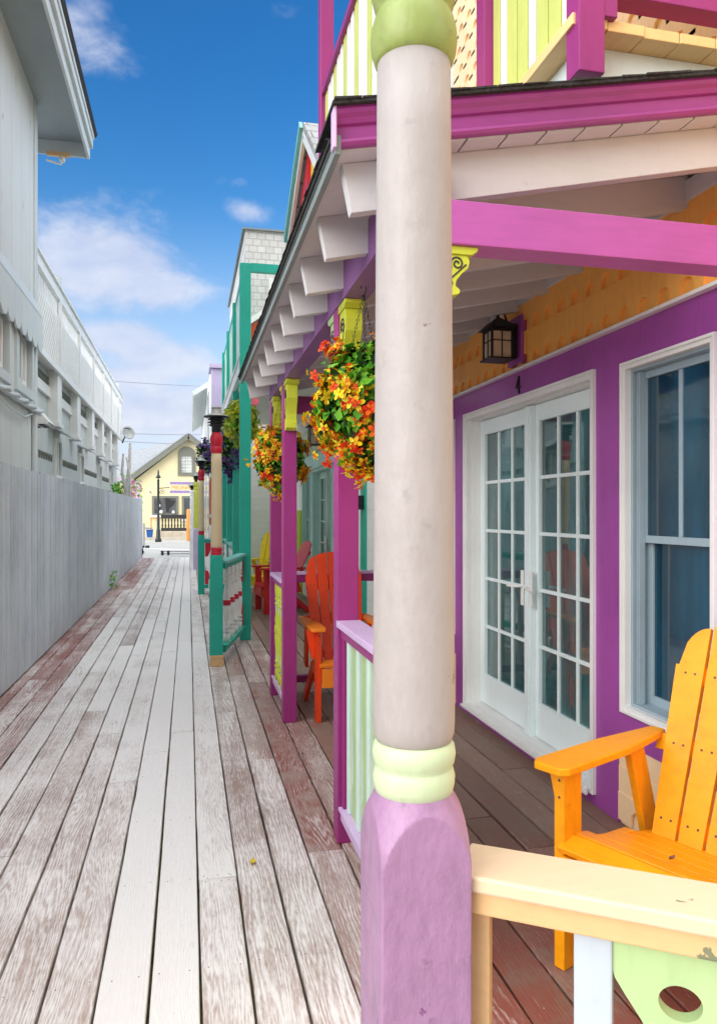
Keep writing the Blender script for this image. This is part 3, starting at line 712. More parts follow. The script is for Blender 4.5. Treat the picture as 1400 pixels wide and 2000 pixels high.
# railing across the near porch corner, running towards the viewer
t = thing('porch_railing', 'cream capped railing with white post and pale green sawn panels beside the nearest column', 'railing', (0.41,1.05,0))
A = Vector((0.425,1.065,0)); u = Vector((0.825,-0.565,0)).normalized(); w = Vector((-u.y,u.x,0)); L = 1.75
P = lambda s, o=0, z=0: A + u*s + w*o + Vector((0,0,z))
q = MB(); q.bar(P(-0.018,0,0.928), P(L,0,0.928), 0.112, 0.024); q.build('cap', M['cream'], t, 0.004)
q = MB(); q.bar(P(-0.018,-0.003,0.898), P(L,-0.003,0.898), 0.086, 0.035); q.build('top_rail', M['peach'], t, 0.003)
q = MB(); q.bar(P(-0.018,0,0.13), P(L,0,0.13), 0.08, 0.05); q.build('bottom_rail', M['peach'], t, 0.003)
q = MB(); q.bar(P(0.003,-0.012,0.0), P(0.003,-0.012,0.88), 0.022, 0.05, up=u); q.build('end_stile', M['peach'], t, 0.002)
for k in range(6):
    s0 = 0.150 + k*0.29
    if s0+0.05 > L: break
    q = MB(); q.bar(P(s0+0.025,-0.012,0.155), P(s0+0.025,-0.012,0.8803), 0.036, 0.052, up=u); q.build('baluster', M['bluewhite'], t, 0.003)
    s1 = s0+0.047; hw = 0.2*0.5; cx = s1+0.103
    # sawn panel: outline with bellied sides, round hole cut near the top
    zt = 0.8803; zb = 0.155; out = []
    for z, ww in ((zb,0.10),(0.26,0.10),(0.32,0.06),(0.45,0.035),(0.62,0.030),(0.70,0.036),(0.74,0.046),(0.77,0.062),(0.80,0.083),(0.82,0.096),(0.842,0.1025),(zt,0.103)): out.append((ww,z))
    outline = [(cx+a,z) for a,z in out] + [(cx-a,z) for a,z in reversed(out)]
    bm = bmesh.new()
    hole = [(cx-0.012+0.028*math.cos(i*2*math.pi/28), 0.803+0.024*math.sin(i*2*math.pi/28)) for i in range(28)]
    for thick in (0,):
        va = [bm.verts.new(P(a,-0.024,z)) for a, z in outline]; vh = [bm.verts.new(P(a,-0.024,z)) for a, z in hole]
        ed = [bm.edges.new((va[i], va[(i+1) % len(va)])) for i in range(len(va))] + [bm.edges.new((vh[i], vh[(i+1) % 28])) for i in range(28)]
        bmesh.ops.triangle_fill(bm, use_beauty=True, edges=ed)
        r_ = bmesh.ops.extrude_face_region(bm, geom=bm.faces[:])
        bmesh.ops.translate(bm, vec=w*0.022, verts=[e for e in r_['geom'] if isinstance(e, bmesh.types.BMVert)])
        bmesh.ops.recalc_face_normals(bm, faces=bm.faces[:])
    bmesh.ops.translate(bm, vec=-t.location, verts=bm.verts[:])
    me = bpy.data.meshes.new('sawn_panel'); bm.to_mesh(me); bm.free(); me.materials.append(M['palegreen'])
    o = bpy.data.objects.new('sawn_panel', me); COL.objects.link(o); o.parent = t

# ------------------------------------------------------------------ garden chairs
def chair(label, loc, rz, mats, back_tilt=17, bh=0.88, sx=1.0):
    """slatted garden chair, front towards -Y, origin on the floor"""
    mleg, mback, marm, mseat = [M[m] for m in mats]
    t = thing('garden_chair', label, 'chair')
    for s in (-1, 1):
        q = MB(); q.box(s*0.30-0.019, s*0.30+0.019, -0.315, -0.225, 0, 0.638); q.dots([(s*0.3195,-0.25,0.61),(s*0.3195,-0.29,0.61),(s*0.3195,-0.27,0.36),(s*0.3195,-0.27,0.40)], (s,0,0), 0.006); q.dots([(s*0.30,-0.3155,0.55),(s*0.30,-0.3155,0.605)], (0,-1,0), 0.005); q.build('front_leg', [mleg, M['nail']], t)
        q = MB(); q.prism([(-0.30,0.30),(-0.30,0.40),(0.02,0.375),(0.34,0.09),(0.40,0.0),(0.31,0.0),(0.22,0.10),(0.0,0.285)], (s*0.262-0.018,0,0), (0,1,0), (0,0,1), (0.036,0,0)); q.build('back_leg', mleg, t, 0.003)
        q = MB(); o_ = [(-0.37,-0.055),(-0.34,-0.075),(0.0,-0.072),(0.20,-0.045),(0.30,-0.028),(0.30,0.03),(0.0,0.060),(-0.34,0.062),(-0.37,0.042)]
        q.prism([(b_*s, a) for a, b_ in o_], (s*0.315,0,0.638), (1,0,0), (0,1,0), (0,0,0.026)); q.build('arm', marm, t, 0.005)
        q = MB(); q.prism([(0,0),(0,-0.20),(-0.03*1,-0.20),(-0.075,-0.02),(-0.075,0)], (s*0.3195 if s > 0 else s*0.3195,-0.25,0.637), (-s,0,0), (0,0,1), (0,0.024,0)); q.build('arm_bracket', mleg, t, 0.002)
        q = MB(); q.bar((s*0.292,0.205,0.30),(s*0.305,0.115,0.637),0.028,0.085,up=(0,1,0.2)); q.build('arm_strut', mleg, t, 0.003)
        
    q = MB()
    for i in range(6):
        y0 = -0.335+i*0.083; zt = 0.415 - 0.018*max(0,i-0.5) + (0.0 if i else -0.012)
        q.bar((-0.295 if i < 2 else -0.262, y0+0.038, zt),(0.295 if i < 2 else 0.262, y0+0.038, zt),0.076,0.022,up=(0,0.20 if i else -0.35,1))
    q.build('seat', mseat, t, 0.004)
    q = MB(); q.box(-0.279,0.279,-0.345,-0.322,0.245,0.375); q.build('front_apron', mseat, t, 0.003)
    # back: five fanned slats with an arched, shouldered top
    q = MB(); th = R(back_tilt); ax = Vector((0, math.sin(th), math.cos(th))); nr = Vector((0,-math.cos(th), math.sin(th)))
    o_ = Vector((0,0.115,0.30)); top = lambda x: bh - 0.9*x*x
    for i in range(-2, 3):
        xb = i*0.094; xt = i*0.114; wb = 0.041; wt = 0.051; ls = []
        zt0, zt1 = top(xt-wt), top(xt+wt); n = 8
        poly = [(xb-wb,0),(xb+wb,0)]
        side = [(xt+wt-(wt-wb)*0.25, 0.62)]
        arc = []
        for j in range(n+1):
            x = xt+wt-2*wt*j/n; z = top(x)
            if abs(i) == 2:                       # outer slat: small shoulder, then a quarter round
                e = (abs(x)-(abs(xt)-wt))/(2*wt); z0_ = top(abs(xt)-wt)-0.004
                z = z0_ - 0.125*(1-math.sqrt(max(0,1-(e/0.86)**2))) if e <= 0.86 else z0_-0.150
            arc.append((x,z))
        poly += arc
        q.prism(poly, o_, (1,0,0), ax, nr*0.020)
        for d_ in (0.10, 0.36, 0.62):
            xm = xb+(xt-xb)*d_/bh; q.dots([o_+Vector((xm-0.018,0,0))+ax*d_+nr*0.0202, o_+Vector((xm+0.018,0,0))+ax*d_+nr*0.0202], nr, 0.0048)
    q.build('backrest', [mback, M['nail']], t)
    q = MB()
    for d_, ww in ((0.10,0.24),(0.36,0.30),(0.62,0.27)):
        p = o_ + ax*d_ - nr*0.0135; q.bar(p-Vector((ww,0,0)), p+Vector((ww,0,0)), 0.024, 0.06, up=ax)
    q.build('back_rail', mleg, t, 0.003)
    t.location = loc; t.rotation_euler = (0,0,rz); t.scale = (sx,1,1)
    return t
chair('amber orange slatted garden chair by the window, behind the cream capped railing', (1.575, 2.045, 0.001), R(-65), ('orange','orange','orange','orange'), 24, 0.83)
chair('red orange garden chair with orange arms seen between the two magenta posts', (1.115, 5.42, 0.001), R(2), ('orange2','orange2','orangearm','orangearm'), 15, 0.88, 0.80)
chair('red garden chair with faded pink slatted back, seen side on beyond the porch rail', (1.33, 11.0, 0.001), R(-84), ('red','pinkred','red','red'), 24, 0.80)
chair('yellow garden chair with tall back behind the red chair on the teal porch', (1.26, 12.6, 0.001), R(-40), ('yellow','yellow','yellow','yellow'), 18)
q = MB(); curled(q, 0, 0, 0.016, 0.03, 0.4); o = q.build('fallen_leaf', M['dryleaf']); o.location = (1.42, 1.97, 0.418); tag(o, 'tiny dry leaf lying on the amber chair seat', 'leaf')
# ------------------------------------------------------------------ building helpers
def wallx(mb, xa, xb, y0, y1, z0, z1, ops, m=0):
    """wall slab facing the alley with rectangular openings (ya,yb,za,zb)"""
    ys = sorted(set([y0,y1]+[min(max(v,y0),y1) for o in ops for v in o[:2]]))
    for a, b in zip(ys, ys[1:]):
        if b-a < 1e-4: continue
        c = (a+b)/2; cuts = sorted((max(o[2],z0), min(o[3],z1)) for o in ops if o[0] < c < o[1])
        z = z0
        for lo, hi in cuts:
            if lo > z+1e-4: mb.box(xa, xb, a, b, z, lo, m)
            z = max(z, hi)
        if z < z1-1e-4: mb.box(xa, xb, a, b, z, z1, m)
    return mb
def frame(mb, x0, x1, y0, y1, z0, z1, w, m=0, sill=None):
    sw = w if sill is None else sill
    mb.box(x0,x1,y0,y0+w,z0,z1,m); mb.box(x0,x1,y1-w,y1,z0,z1,m)
    mb.box(x0,x1,y0+w,y1-w,z1-w,z1,m); mb.box(x0,x1,y0+w,y1-w,z0,z0+sw,m)
    return mb
def french_door(parent, x, y0, y1, z0, z1, mt, ml, mg, rows=5, cols=3, name='french_door'):
    """casing y0..y1 on face x (towards -X), two glazed leaves set back"""
    q = MB(); w = 0.045
    frame(q, x-0.022, x+0.02, y0, y1, z0, z1, w, 0, 0.012)
    frame(q, x-0.032, x-0.0225, y0, y1, z0, z1, 0.016, 0, 0.012)
    frame(q, x+0.0205, x+0.13, y0+0.03, y1-0.03, z0, z1-0.03, 0.022, 0, 0.03)
    q.box(x-0.045, x+0.02, y0+0.03, y1-0.03, z0+0.0125, z0+0.03)
    q.box(x-0.06, x-0.0455, y0+0.02, y1-0.02, z0-0.004, z0+0.014)
    fr = q.build(name, mt, parent, 0.002)
    a, b = y0+0.055, y1-0.055; mid = (a+b)/2 + 0.0
    lx0, lx1 = x+0.085, x+0.12; lz0, lz1 = z0+0.035, z1-0.055
    for ya, yb in ((a, mid-0.003), (mid+0.003, b)):
        st = 0.095; bz = lz0+0.215; tz = lz1-0.105
        l = MB(); l.box(lx0,lx1,ya,ya+st,lz0,lz1); l.box(lx0,lx1,yb-st,yb,lz0,lz1)
        l.box(lx0,lx1,ya+st,yb-st,lz0,bz); l.box(lx0,lx1,ya+st,yb-st,tz,lz1)
        gw = (yb-ya-2*st)
        for i in range(1, cols):
            c = ya+st+gw*i/cols; l.box(lx0+0.004,lx1-0.008,c-0.011,c+0.011,bz,tz)
        for j in range(1, rows):
            c = bz+(tz-bz)*j/rows
            for i in range(cols):
                l.box(lx0+0.003,lx1-0.009,ya+st+gw*i/cols+(0.011 if i else 0),ya+st+gw*(i+1)/cols-(0.011 if i < cols-1 else 0),c-0.011,c+0.011)
        frame(l, lx0-0.006, lx0-0.0005, ya+st-0.012, yb-st+0.012, bz-0.012, tz+0.012, 0.012)
        l.build('leaf', ml, fr, 0.002)
        g = MB().box(lx0+0.015, lx0+0.019, ya+st, yb-st, bz, tz); g.build('pane', mg, fr)
    q = MB(); q.box(lx0-0.035, lx0-0.001, mid-0.045, mid+0.045, lz0-0.005, lz1-0.005); q.box(lx0-0.043, lx0-0.0355, mid-0.022, mid+0.022, lz0, lz1-0.008); q.build('astragal', ml, fr, 0.003)
    for s in (-1, 1):
        h = MB(); yy = mid+s*0.062; zz = 0.985
        h.box(lx0-0.044,lx0-0.0365,yy-0.018,yy+0.018,zz-0.10,zz+0.12)
        h.tube([(lx0-0.04,yy,zz+0.02),(lx0-0.075,yy,zz+0.02),(lx0-0.085,yy+s*0.015,zz+0.02),(lx0-0.085,yy+s*0.12,zz+0.015)], 0.009, 10)
        h.build('handle', M['white'], fr, 0.002)
    return fr
def sash_window(parent, x, y0, y1, z0, z1, mt, mg, muntin=True, depth=0.085, ms=None):
    """thin outer trim, deep reveal, upper sash in front of the lower one"""
    ms = ms or mt; w = 0.034
    q = MB(); frame(q, x-0.022, x+0.012, y0, y1, z0, z1, w); frame(q, x-0.030, x-0.0225, y0, y1, z0, z1, 0.014)
    wn = q.build('window', mt, parent, 0.002)
    e = w-0.004
    q = MB(); frame(q, x+0.0125, x+depth+0.05, y0+e, y1-e, z0+e, z1-e, 0.016); q.build('reveal', ms, wn)
    a, b = y0+e+0.0165, y1-e-0.0165; zb, zt = z0+e+0.0165, z1-e-0.0165; zm = zb+(zt-zb)*0.50
    s_ = MB(); frame(s_, x+depth-0.03, x+depth-0.002, a, b, zm-0.022, zt, 0.034)
    if muntin: s_.box(x+depth-0.026,x+depth-0.008,(a+b)/2-0.011,(a+b)/2+0.011,zm+0.0125,zt-0.0345)
    frame(s_, x+depth, x+depth+0.03, a, b, zb, zm+0.02, 0.042)
    for yy in (b-0.020, b-0.034): s_.box(x+0.022, x+depth-0.031, yy, yy+0.006, zb, zt)
    s_.build('sash', ms, wn, 0.002)
    p = MB(); p.box(x+depth-0.018,x+depth-0.014,a+0.032,b-0.032,zm+0.011,zt-0.032); p.box(x+depth+0.012,x+depth+0.016,a+0.040,b-0.040,zb+0.040,zm-0.0225); p.build('pane', mg, wn)
    return wn
def scallops(mb, x, y0, y1, zb, h, p=0.155, r=0.042, th=0.018, ops=(), m=0, up=0.0):
    """course of shingles: lower edge with round notches, leaning out at the foot"""
    y = y0
    while y < y1-1e-3:
        y2 = min(y+p, y1)
        if any(y2 > o[0]-0.001 and y < o[1]+0.001 and zb+h > o[2] and zb < o[3] for o in ops): y = y2; continue
        c = y+p/2; poly = [(y,0)]
        if y2-y > p*0.99:
            for i in range(9):
                a = math.pi-math.pi*i/8; poly.append((c+r*math.cos(a), 0.028+r*math.sin(a)) if 0 < i < 8 else (c+r*math.cos(a), 0.02))
                if i == 0: poly.insert(-1, (c-r,0))
            poly.append((c+r,0))
        poly += [(y2,0),(y2,h),(y,h)]
        mb.prism(poly, (x,0,zb), (0,1,0), (0,0,1), (-th,0,0), m)
        y = y2
def spiral(mb, c, ex, ey, r, turns, tr, m=0, n=26, flip=1):
    c = Vector(c); ex = Vector(ex); ey = Vector(ey)
    pts = []
    for i in range(n+1):
        t = i/n; rr = r*(0.18+0.82*t); a = turns*6.283*t
        pts.append(c+ex*(rr*math.cos(a)*flip)+ey*(rr*math.sin(a)))
    mb.tube(pts, tr, 6, m)
def corbel(parent, o, out, side, w, mat, s=1.0, name='corbel', v=1.0):
    """carved bracket: o = top inner middle point, out = direction it projects"""
    o = Vector(o); out = Vector(out); side = Vector(side)
    poly = [(0,0),(0.10,0),(0.108,-0.04),(0.102,-0.085),(0.078,-0.125),(0.058,-0.175),(0.055,-0.21),(0.072,-0.235),(0.07,-0.262),(0.045,-0.275),(0,-0.275)]
    q = MB(); q.prism([(a*s,b*s*v-0.028*s) for a,b in poly], o-side*w/2, out, (0,0,1), side*w)
    q.prism([(0,0),(0.135*s,0),(0.135*s,-0.014*s),(0.112*s,-0.028*s),(0,-0.028*s)], o-side*(w/2+0.008), out, (0,0,1), side*(w+0.016))
    c = q.build(name, mat, parent, 0.002)
    for sg in (-1, 1):
        z = MB(); e = o+side*sg*(w/2+0.0005)
        spiral(z, e+out*0.06*s+Vector((0,0,-0.028*s-0.06*s*v)), out, (0,0,1), 0.034*s*(0.5+0.5*v), 1.6, 0.0035*s)
        spiral(z, e+out*0.034*s+Vector((0,0,-0.028*s-0.19*s*v)), out, (0,0,1), 0.022*s*(0.4+0.6*v), 1.3, 0.003*s, flip=-1)
        z.tube([e+out*0.094*s+Vector((0,0,-0.028*s-0.062*s*v)), e+out*0.06*s+Vector((0,0,-0.028*s-0.122*s*v)), e+out*0.034*s+Vector((0,0,-0.028*s-0.167*s*v))], 0.003*s, 6)
        z.build('scroll', M['seam'], c)
    return c
def lantern(label, x, y, z, wall, group=None, s=1.0, block=None):
    """wall lantern: plate on the wall at x=wall, hook arm, square glazed cage under a flared roof"""
    t = thing('wall_lantern', label, 'lantern', (wall, y, z), group)
    q = MB(); q.box(wall-0.03,wall-0.003,y-0.055*s,y+0.055*s,z-0.14*s,z+0.10*s); q.build('back_plate', M['black'], t, 0.004)
    if block: q = MB(); q.box(wall-0.003,wall+0.03,y-0.10,y+0.10,z-0.16,z+0.13); q.build('mount_block', block, t, 0.003)
    q = MB(); q.tube([(wall-0.03,y,z-0.02*s),(wall-0.05*s,y,z+0.10*s),(wall-0.09*s,y,z+0.20*s),((x+wall)/2,y,z+0.225*s),(x,y,z+0.20*s),(x,y,z+0.15*s)], 0.008*s, 8)
    q.build('arm', M['black'], t)
    b = 0.075*s; zt = z+0.06*s; zb = z-0.15*s
    q = MB(); rb = 0.112*s
    q.add([(x-rb,y-rb,zt),(x+rb,y-rb,zt),(x+rb,y+rb,zt),(x-rb,y+rb,zt),(x-0.05*s,y-0.05*s,zt+0.055*s),(x+0.05*s,y-0.05*s,zt+0.055*s),(x+0.05*s,y+0.05*s,zt+0.055*s),(x-0.05*s,y+0.05*s,zt+0.055*s),(x,y,zt+0.095*s)],
          [(3,2,1,0),(0,1,5,4),(1,2,6,5),(2,3,7,6),(3,0,4,7),(4,5,8),(5,6,8),(6,7,8),(7,4,8)])
    q.lathe([(0.006,zt+0.085*s),(0.014*s,zt+0.10*s),(0.014*s,zt+0.11*s),(0.005,zt+0.125*s)], x, y, 10)
    q.build('roof', M['black'], t)
    q = MB()
    for sx in (-1,1):
        for sy in (-1,1): q.box(x+sx*b-0.006,x+sx*b+0.006,y+sy*b-0.006,y+sy*b+0.006,zb,zt)
    r2 = b+0.018; q.box(x-r2,x+r2,y-r2,y+r2,zb-0.012*s,zb); q.box(x-b-0.004,x+b+0.004,y-b-0.004,y+b+0.004,zt-0.02,zt-0.0005)
    zc = (zb+zt)/2
    for sg in (-1,1):
        q.box(x-b+0.006,x+b-0.006,y+sg*b-0.004,y+sg*b+0.004,zc+0.01,zc+0.016); q.box(x-0.003,x+0.003,y+sg*b-0.0035,y+sg*b+0.0035,zb,zt-0.02)
        q.box(x+sg*b-0.004,x+sg*b+0.004,y-b+0.006,y+b-0.006,zc+0.01,zc+0.016); q.box(x+sg*b-0.0035,x+sg*b+0.0035,y-0.003,y+0.003,zb,zt-0.02)
    q.build('cage', M['black'], t)
    g = MB(); e = b-0.003; g.box(x-e,x+e,y-e,y+e,zb+0.002,zt-0.021); g.build('glass', M['lampglass'], t)
    return t

# ------------------------------------------------------------------ magenta and purple cottage (the near porch)
XW = 2.0
cot = thing('porch_cottage', 'purple and orange cottage numbered 4 with magenta porch posts and white rafter tails', 'cottage', (XW, 4.0, 0))
DOOR = (3.35, 5.15, 0.055, 2.185); WN = (2.475, 3.118, 0.535, 2.165); WF = (5.36, 6.0, 0.535, 2.18); Y0C, Y1C = 0.2, 6.12
def inset(o, e): return (o[0]+e, o[1]-e, o[2]+e, o[3]-e)
q = MB(); wallx(q, XW, XW+0.14, Y0C, Y1C, -0.04, 6.4, [inset(DOOR,0.028)[:2]+(-0.1,DOOR[3]-0.028), inset(WN,0.027), inset(WF,0.027)]); q.build('wall', M['peachshingle'], cot)
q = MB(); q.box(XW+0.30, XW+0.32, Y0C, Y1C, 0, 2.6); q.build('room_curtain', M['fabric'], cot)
q = MB()
ops = [inset(DOOR,0.02), inset(WN,0.02), inset(WF,0.02)]
wallx(q, XW-0.016, XW-0.0005, 2.2, Y1C, 0.39, 2.335, ops)
wallx(q, XW-0.016, XW-0.0005, DOOR[0]-0.195, DOOR[1]+0.195, 0.0, 0.389, [(DOOR[0]+0.02, DOOR[1]-0.02, DOOR[2]-0.002, 3)])
q.build('wall_panel', M['purple'], cot)
q = MB(); q.box(XW-0.050, XW-0.002, 2.2, Y1C, 2.3355, 2.352); q.build('drip_cap', M['white'], cot, 0.002)
q = MB(); q.box(XW-0.045, XW-0.0145, 2.26, 6.0, 2.725, 2.81); q.build('ledger', M['porchwhite'], cot, 0.003)
q = MB()
for zb in (2.56, 2.353): scallops(q, XW-0.0108, Y0C, Y1C, zb, 0.24 if zb > 2.5 else 0.2065, 0.148, 0.046, 0.021 if zb > 2.5 else 0.019)
wallx(q, XW-0.0105, XW-0.0008, Y0C, Y1C, 2.353, 2.79, [])
q.build('shingles', M['shingle'], cot)
q = MB()
for i, zb in enumerate((0.02, 0.145, 0.27)):
    scallops(q, XW-0.001-0.003*(2-i), 0.3, 3.15, zb, 0.13 if i < 2 else 0.119, 0.20, 0.05, 0.012)
q.build('lower_shingles', M['peachshingle'], cot)
q = MB()
for i, zb in enumerate((0.02, 0.145, 0.27)): scallops(q, XW-0.001-0.003*(2-i), 5.348, 6.1, zb, 0.13 if i < 2 else 0.119, 0.20, 0.05, 0.012)
q.build('lower_shingles', M['peachshingle'], cot)
for ya, yb in ((Y0C, 5.39), (5.73, Y1C)):
    q = MB(); k = 0; z = 2.95
    while z < 6.2:
        scallops(q, XW-0.001, ya+0.04*(k % 2), yb, z, 0.17, 0.16, 0.045, 0.014); z += 0.15; k += 1
    q.build('upper_shingles', M['peachshingle'], cot)
q = MB(); q.box(XW-0.03, XW-0.001, 5.40, 5.72, 2.9, 6.4); q.build('corner_board', M['white'], cot)
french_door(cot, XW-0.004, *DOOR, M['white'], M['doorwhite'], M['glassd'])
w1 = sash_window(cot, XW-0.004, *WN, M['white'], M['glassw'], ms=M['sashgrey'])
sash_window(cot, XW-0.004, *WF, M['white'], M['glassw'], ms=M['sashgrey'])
# house number
q = MB(); yn, zn, hn = 4.268, 2.20, 0.108; xo = (XW-0.0165,0,0)
Pn = lambda a, b: (yn-a*hn, zn+b*hn)     # +a runs to the viewer's right, i.e. towards -Y
for poly in ([(0.30,0),(0.41,0),(0.41,1),(0.30,1)], [(-0.02,0.30),(0.29,0.30),(0.29,0.385),(-0.02,0.385)], [(0.42,0.30),(0.55,0.30),(0.55,0.385),(0.42,0.385)], [(-0.02,0.39),(0.08,0.39),(0.29,0.87),(0.29,1.0)]):
    q.prism([Pn(*p) for p in poly], xo, (0,1,0), (0,0,1), (-0.008,0,0))
q.build('house_number', M['black'], cot)
# porch roof
YR0, YR1, SL = 2.10, 6.06, 0.20
zu = lambda x: 2.530 + SL*(x-0.4545)
sl = Vector((1,0,SL))
q = MB(); q.prism([(0.431,zu(0.431)),(3.2,zu(3.2)),(3.2,zu(3.2)+0.02),(0.431,zu(0.431)+0.02)], (0,2.21,0), (1,0,0), (0,0,1), (0,YR1-2.21-0.0,0)); ceil = q.build('ceiling', M['porchwhite'], cot)
q = MB(); x = 0.431
while x < 3.1:
    q.prism([(x+0.002,zu(x)),(x+0.127,zu(x+0.127)),(x+0.127,zu(x+0.127)+0.018),(x+0.002,zu(x)+0.018)], (0,YR0+0.03,0), (1,0,0), (0,0,1), (0,2.207-YR0-0.03,0)); x += 0.132
q.build('soffit_boards', M['porchwhite'], cot)
q = MB(); q.prism([(0.398,zu(0.398)+0.024),(3.25,zu(3.25)+0.024),(3.25,zu(3.25)+0.042),(0.398,zu(0.398)+0.040)], (0,YR0+0.03,0), (1,0,0), (0,0,1), (0,YR1-YR0,0))
q.prism([(0.40,zu(0.40)+0.114),(3.25,zu(3.25)+0.114),(3.25,zu(3.25)+0.124),(0.40,zu(0.40)+0.124)], (0,YR0-0.025,0), (1,0,0), (0,0,1), (0,0.3,0))
# ragged shingle tabs along the two edges
for i in range(57):
    yy = YR0-0.04+i*0.069; hh = rng.uniform(0.004,0.012)
    q.prism([(0.392-rng.random()*0.006,zu(0.39)+0.041),(0.54,zu(0.54)+0.0425),(0.54,zu(0.54)+0.0425+hh),(0.392,zu(0.39)+0.041+hh)], (0,yy+0.076,0), (1,0,0), (0,0,1), (0,0.064,0))
for i in range(34):
    x = 0.405+i*0.083; hh = rng.uniform(0.003,0.009); e = rng.uniform(0.026,0.034)
    q.prism([(x,zu(x)+0.1245),(x+0.08,zu(x+0.08)+0.1245),(x+0.08,zu(x+0.08)+0.1245+hh*rng.uniform(.5,1.2)),(x,zu(x)+0.1245+hh)], (0,YR0-e,0), (1,0,0), (0,0,1), (0,0.2,0))
q.build('roof_shingles', M['asphalt'], cot)
q = MB(); q.box(0.412,0.4305,YR0+0.005,YR1,2.506,2.5615); q.box(0.406,0.4115,YR0+0.005,YR1,2.540,2.5600); q.build('eave_board', M['fasciagrey'], cot, 0.002)
q = MB(); prof = [(0,0),(-.016,.003),(-.022,.012),(-.020,.021),(-.007,.024),(-.007,.062),(-.017,.066),(-.021,.074),(-.024,.080),(-.034,.090),(-.038,.100),(-.036,.110),(-.030,.112),(0,.112)]
q.prism([(a,b) for a,b in prof], (0.415,YR0+0.028,2.527), (0,1,0), (0,0,1), sl*2.7)
q.build('rake_fascia', M['rake'], cot)
q = MB(); q.box(0.405,0.4145,YR0-0.012,YR0+0.03,2.518,2.642); q.build('fascia_return', M['lavender'], cot, 0.002)
zb_ = lambda x: 2.382 + 0.215*(x-0.484)
for yy in (2.21,2.63,3.07,3.44,3.82,4.21,4.62,5.02,5.44,5.99):
    q = MB(); q.prism([(0.484,zb_(0.484)),(XW-0.03,zb_(XW-0.03)),(XW-0.03,zu(XW-0.03)-0.0005),(0.4545,zu(0.4545)-0.0005)], (0,yy,0), (1,0,0), (0,0,1), (0,0.042,0)); q.build('rafter', M['porchwhite'], cot, 0.002)
q = MB(); q.box(0.638,0.742,2.10,6.05,2.376,2.54); q.build('porch_beam', M['beam'], cot, 0.003)
q = MB(); q.box(0.744,XW-0.02,2.095,2.20,2.272,2.404); q.build('end_beam', M['pinkbeam'], cot, 0.003)
q = MB(); q.box(0.744,XW-0.02,5.965,6.045,2.27,2.41); q.build('end_beam', M['magenta'], cot, 0.003)
for yy in (2.10, 3.22, 5.15, 5.94):
    p = MB(); p.box(0.642,0.738,yy,yy+0.096,0.0,2.3755); po = p.build('porch_post', M['magenta'], cot, 0.004)
    if yy < 2.2: corbel(po, (0.7385,2.148,2.2715), (1,0,0), (0,1,0), 0.06, M['lime'], 0.86, 'corbel', 0.52)
    if yy > 2.2: corbel(po, (0.69,yy-0.0005,2.375), (0,-1,0), (1,0,0), 0.075, M['lime'], 1.12)
    if 3 < yy < 5.5: corbel(po, (0.69,yy+0.0965,2.375), (0,1,0), (1,0,0), 0.075, M['palegreen'] if yy < 4 else M['lime'], 1.12)
def porchrail(label, y0, y1, kinds):
    t = thing('porch_railing', label, 'railing', (0.69, (y0+y1)/2, 0))
    q = MB(); q.box(0.635,0.745,y0,y1,0.962,0.990); q.build('cap', M['lavender'], t, 0.004)
    q = MB(); q.box(0.655,0.725,y0,y1,0.915,0.9615); q.build('top_rail', M['magenta'], t, 0.003)
    q = MB(); q.box(0.655,0.725,y0,y1,0.105,0.150); q.box(0.645,0.735,y0,y1,0.1505,0.166); q.build('bottom_rail', M['lavender'], t, 0.003)
    q = MB(); q.box(0.660,0.72,y1-0.035,y1-0.001,0.1665,0.9145); q.build('end_stile', M['magenta'], t, 0.002)
    y = y1-0.05; i = 0
    while y-0.07 > y0:
        k = kinds[i % len(kinds)]
        if k == 'w': q = MB(); q.box(0.672,0.71,y-0.05,y,0.1665,0.9145); q.build('baluster', M['mintpale'], t, 0.003); y -= 0.062
        elif k == 'g':
            q = MB(); zz = [(0.0,.05),(.15,.05),(.2,.028),(.3,.022),(.45,.03),(.6,.046),(.72,.052),(1,.052)]
            ol = [(y-0.055+a, 0.1665+0.748*b) for b, a in zz]+[(y-0.055-a, 0.1665+0.748*b) for b, a in reversed(zz)]
            q.prism(ol, (0.682,0,0), (0,1,0), (0,0,1), (0.02,0,0)); q.build('baluster', M['palegreen'], t); y -= 0.12
        else:
            q = MB(); turned(q, (0.69,y-0.05), 0.1665, 0.9145, 0, 0, 0.036); q.build('baluster', M['lime'], t); y -= 0.115
        i += 1
    return t
porchrail('lavender capped porch railing running from the second magenta post towards the nearest column', 2.198, 3.218, ['w','g'])
porchrail('short magenta porch railing with lime turned balusters between the two far magenta posts', 5.248, 5.938, ['w','t'])
t = thing('porch_railing', 'magenta railing closing the far end of the porch behind the red orange chair', 'railing', (1.36, 5.99, 0))
q = MB(); q.box(0.740,1.98,5.945,6.03,0.962,0.985); q.build('cap', M['lavender'], t, 0.003)
q = MB(); q.box(0.740,1.98,5.955,6.02,0.90,0.9615); q.build('top_rail', M['magenta'], t, 0.003)
q = MB(); q.box(0.740,1.98,5.955,6.02,0.09,0.145); q.build('bottom_rail', M['magenta'], t, 0.003)
for i in range(7):
    q = MB(); x = 0.83+i*0.18; q.box(x-0.02,x+0.02,5.97,6.005,0.1455,0.8995); q.build('baluster', M['white'] if i % 2 else M['palegreen'], t, 0.002)
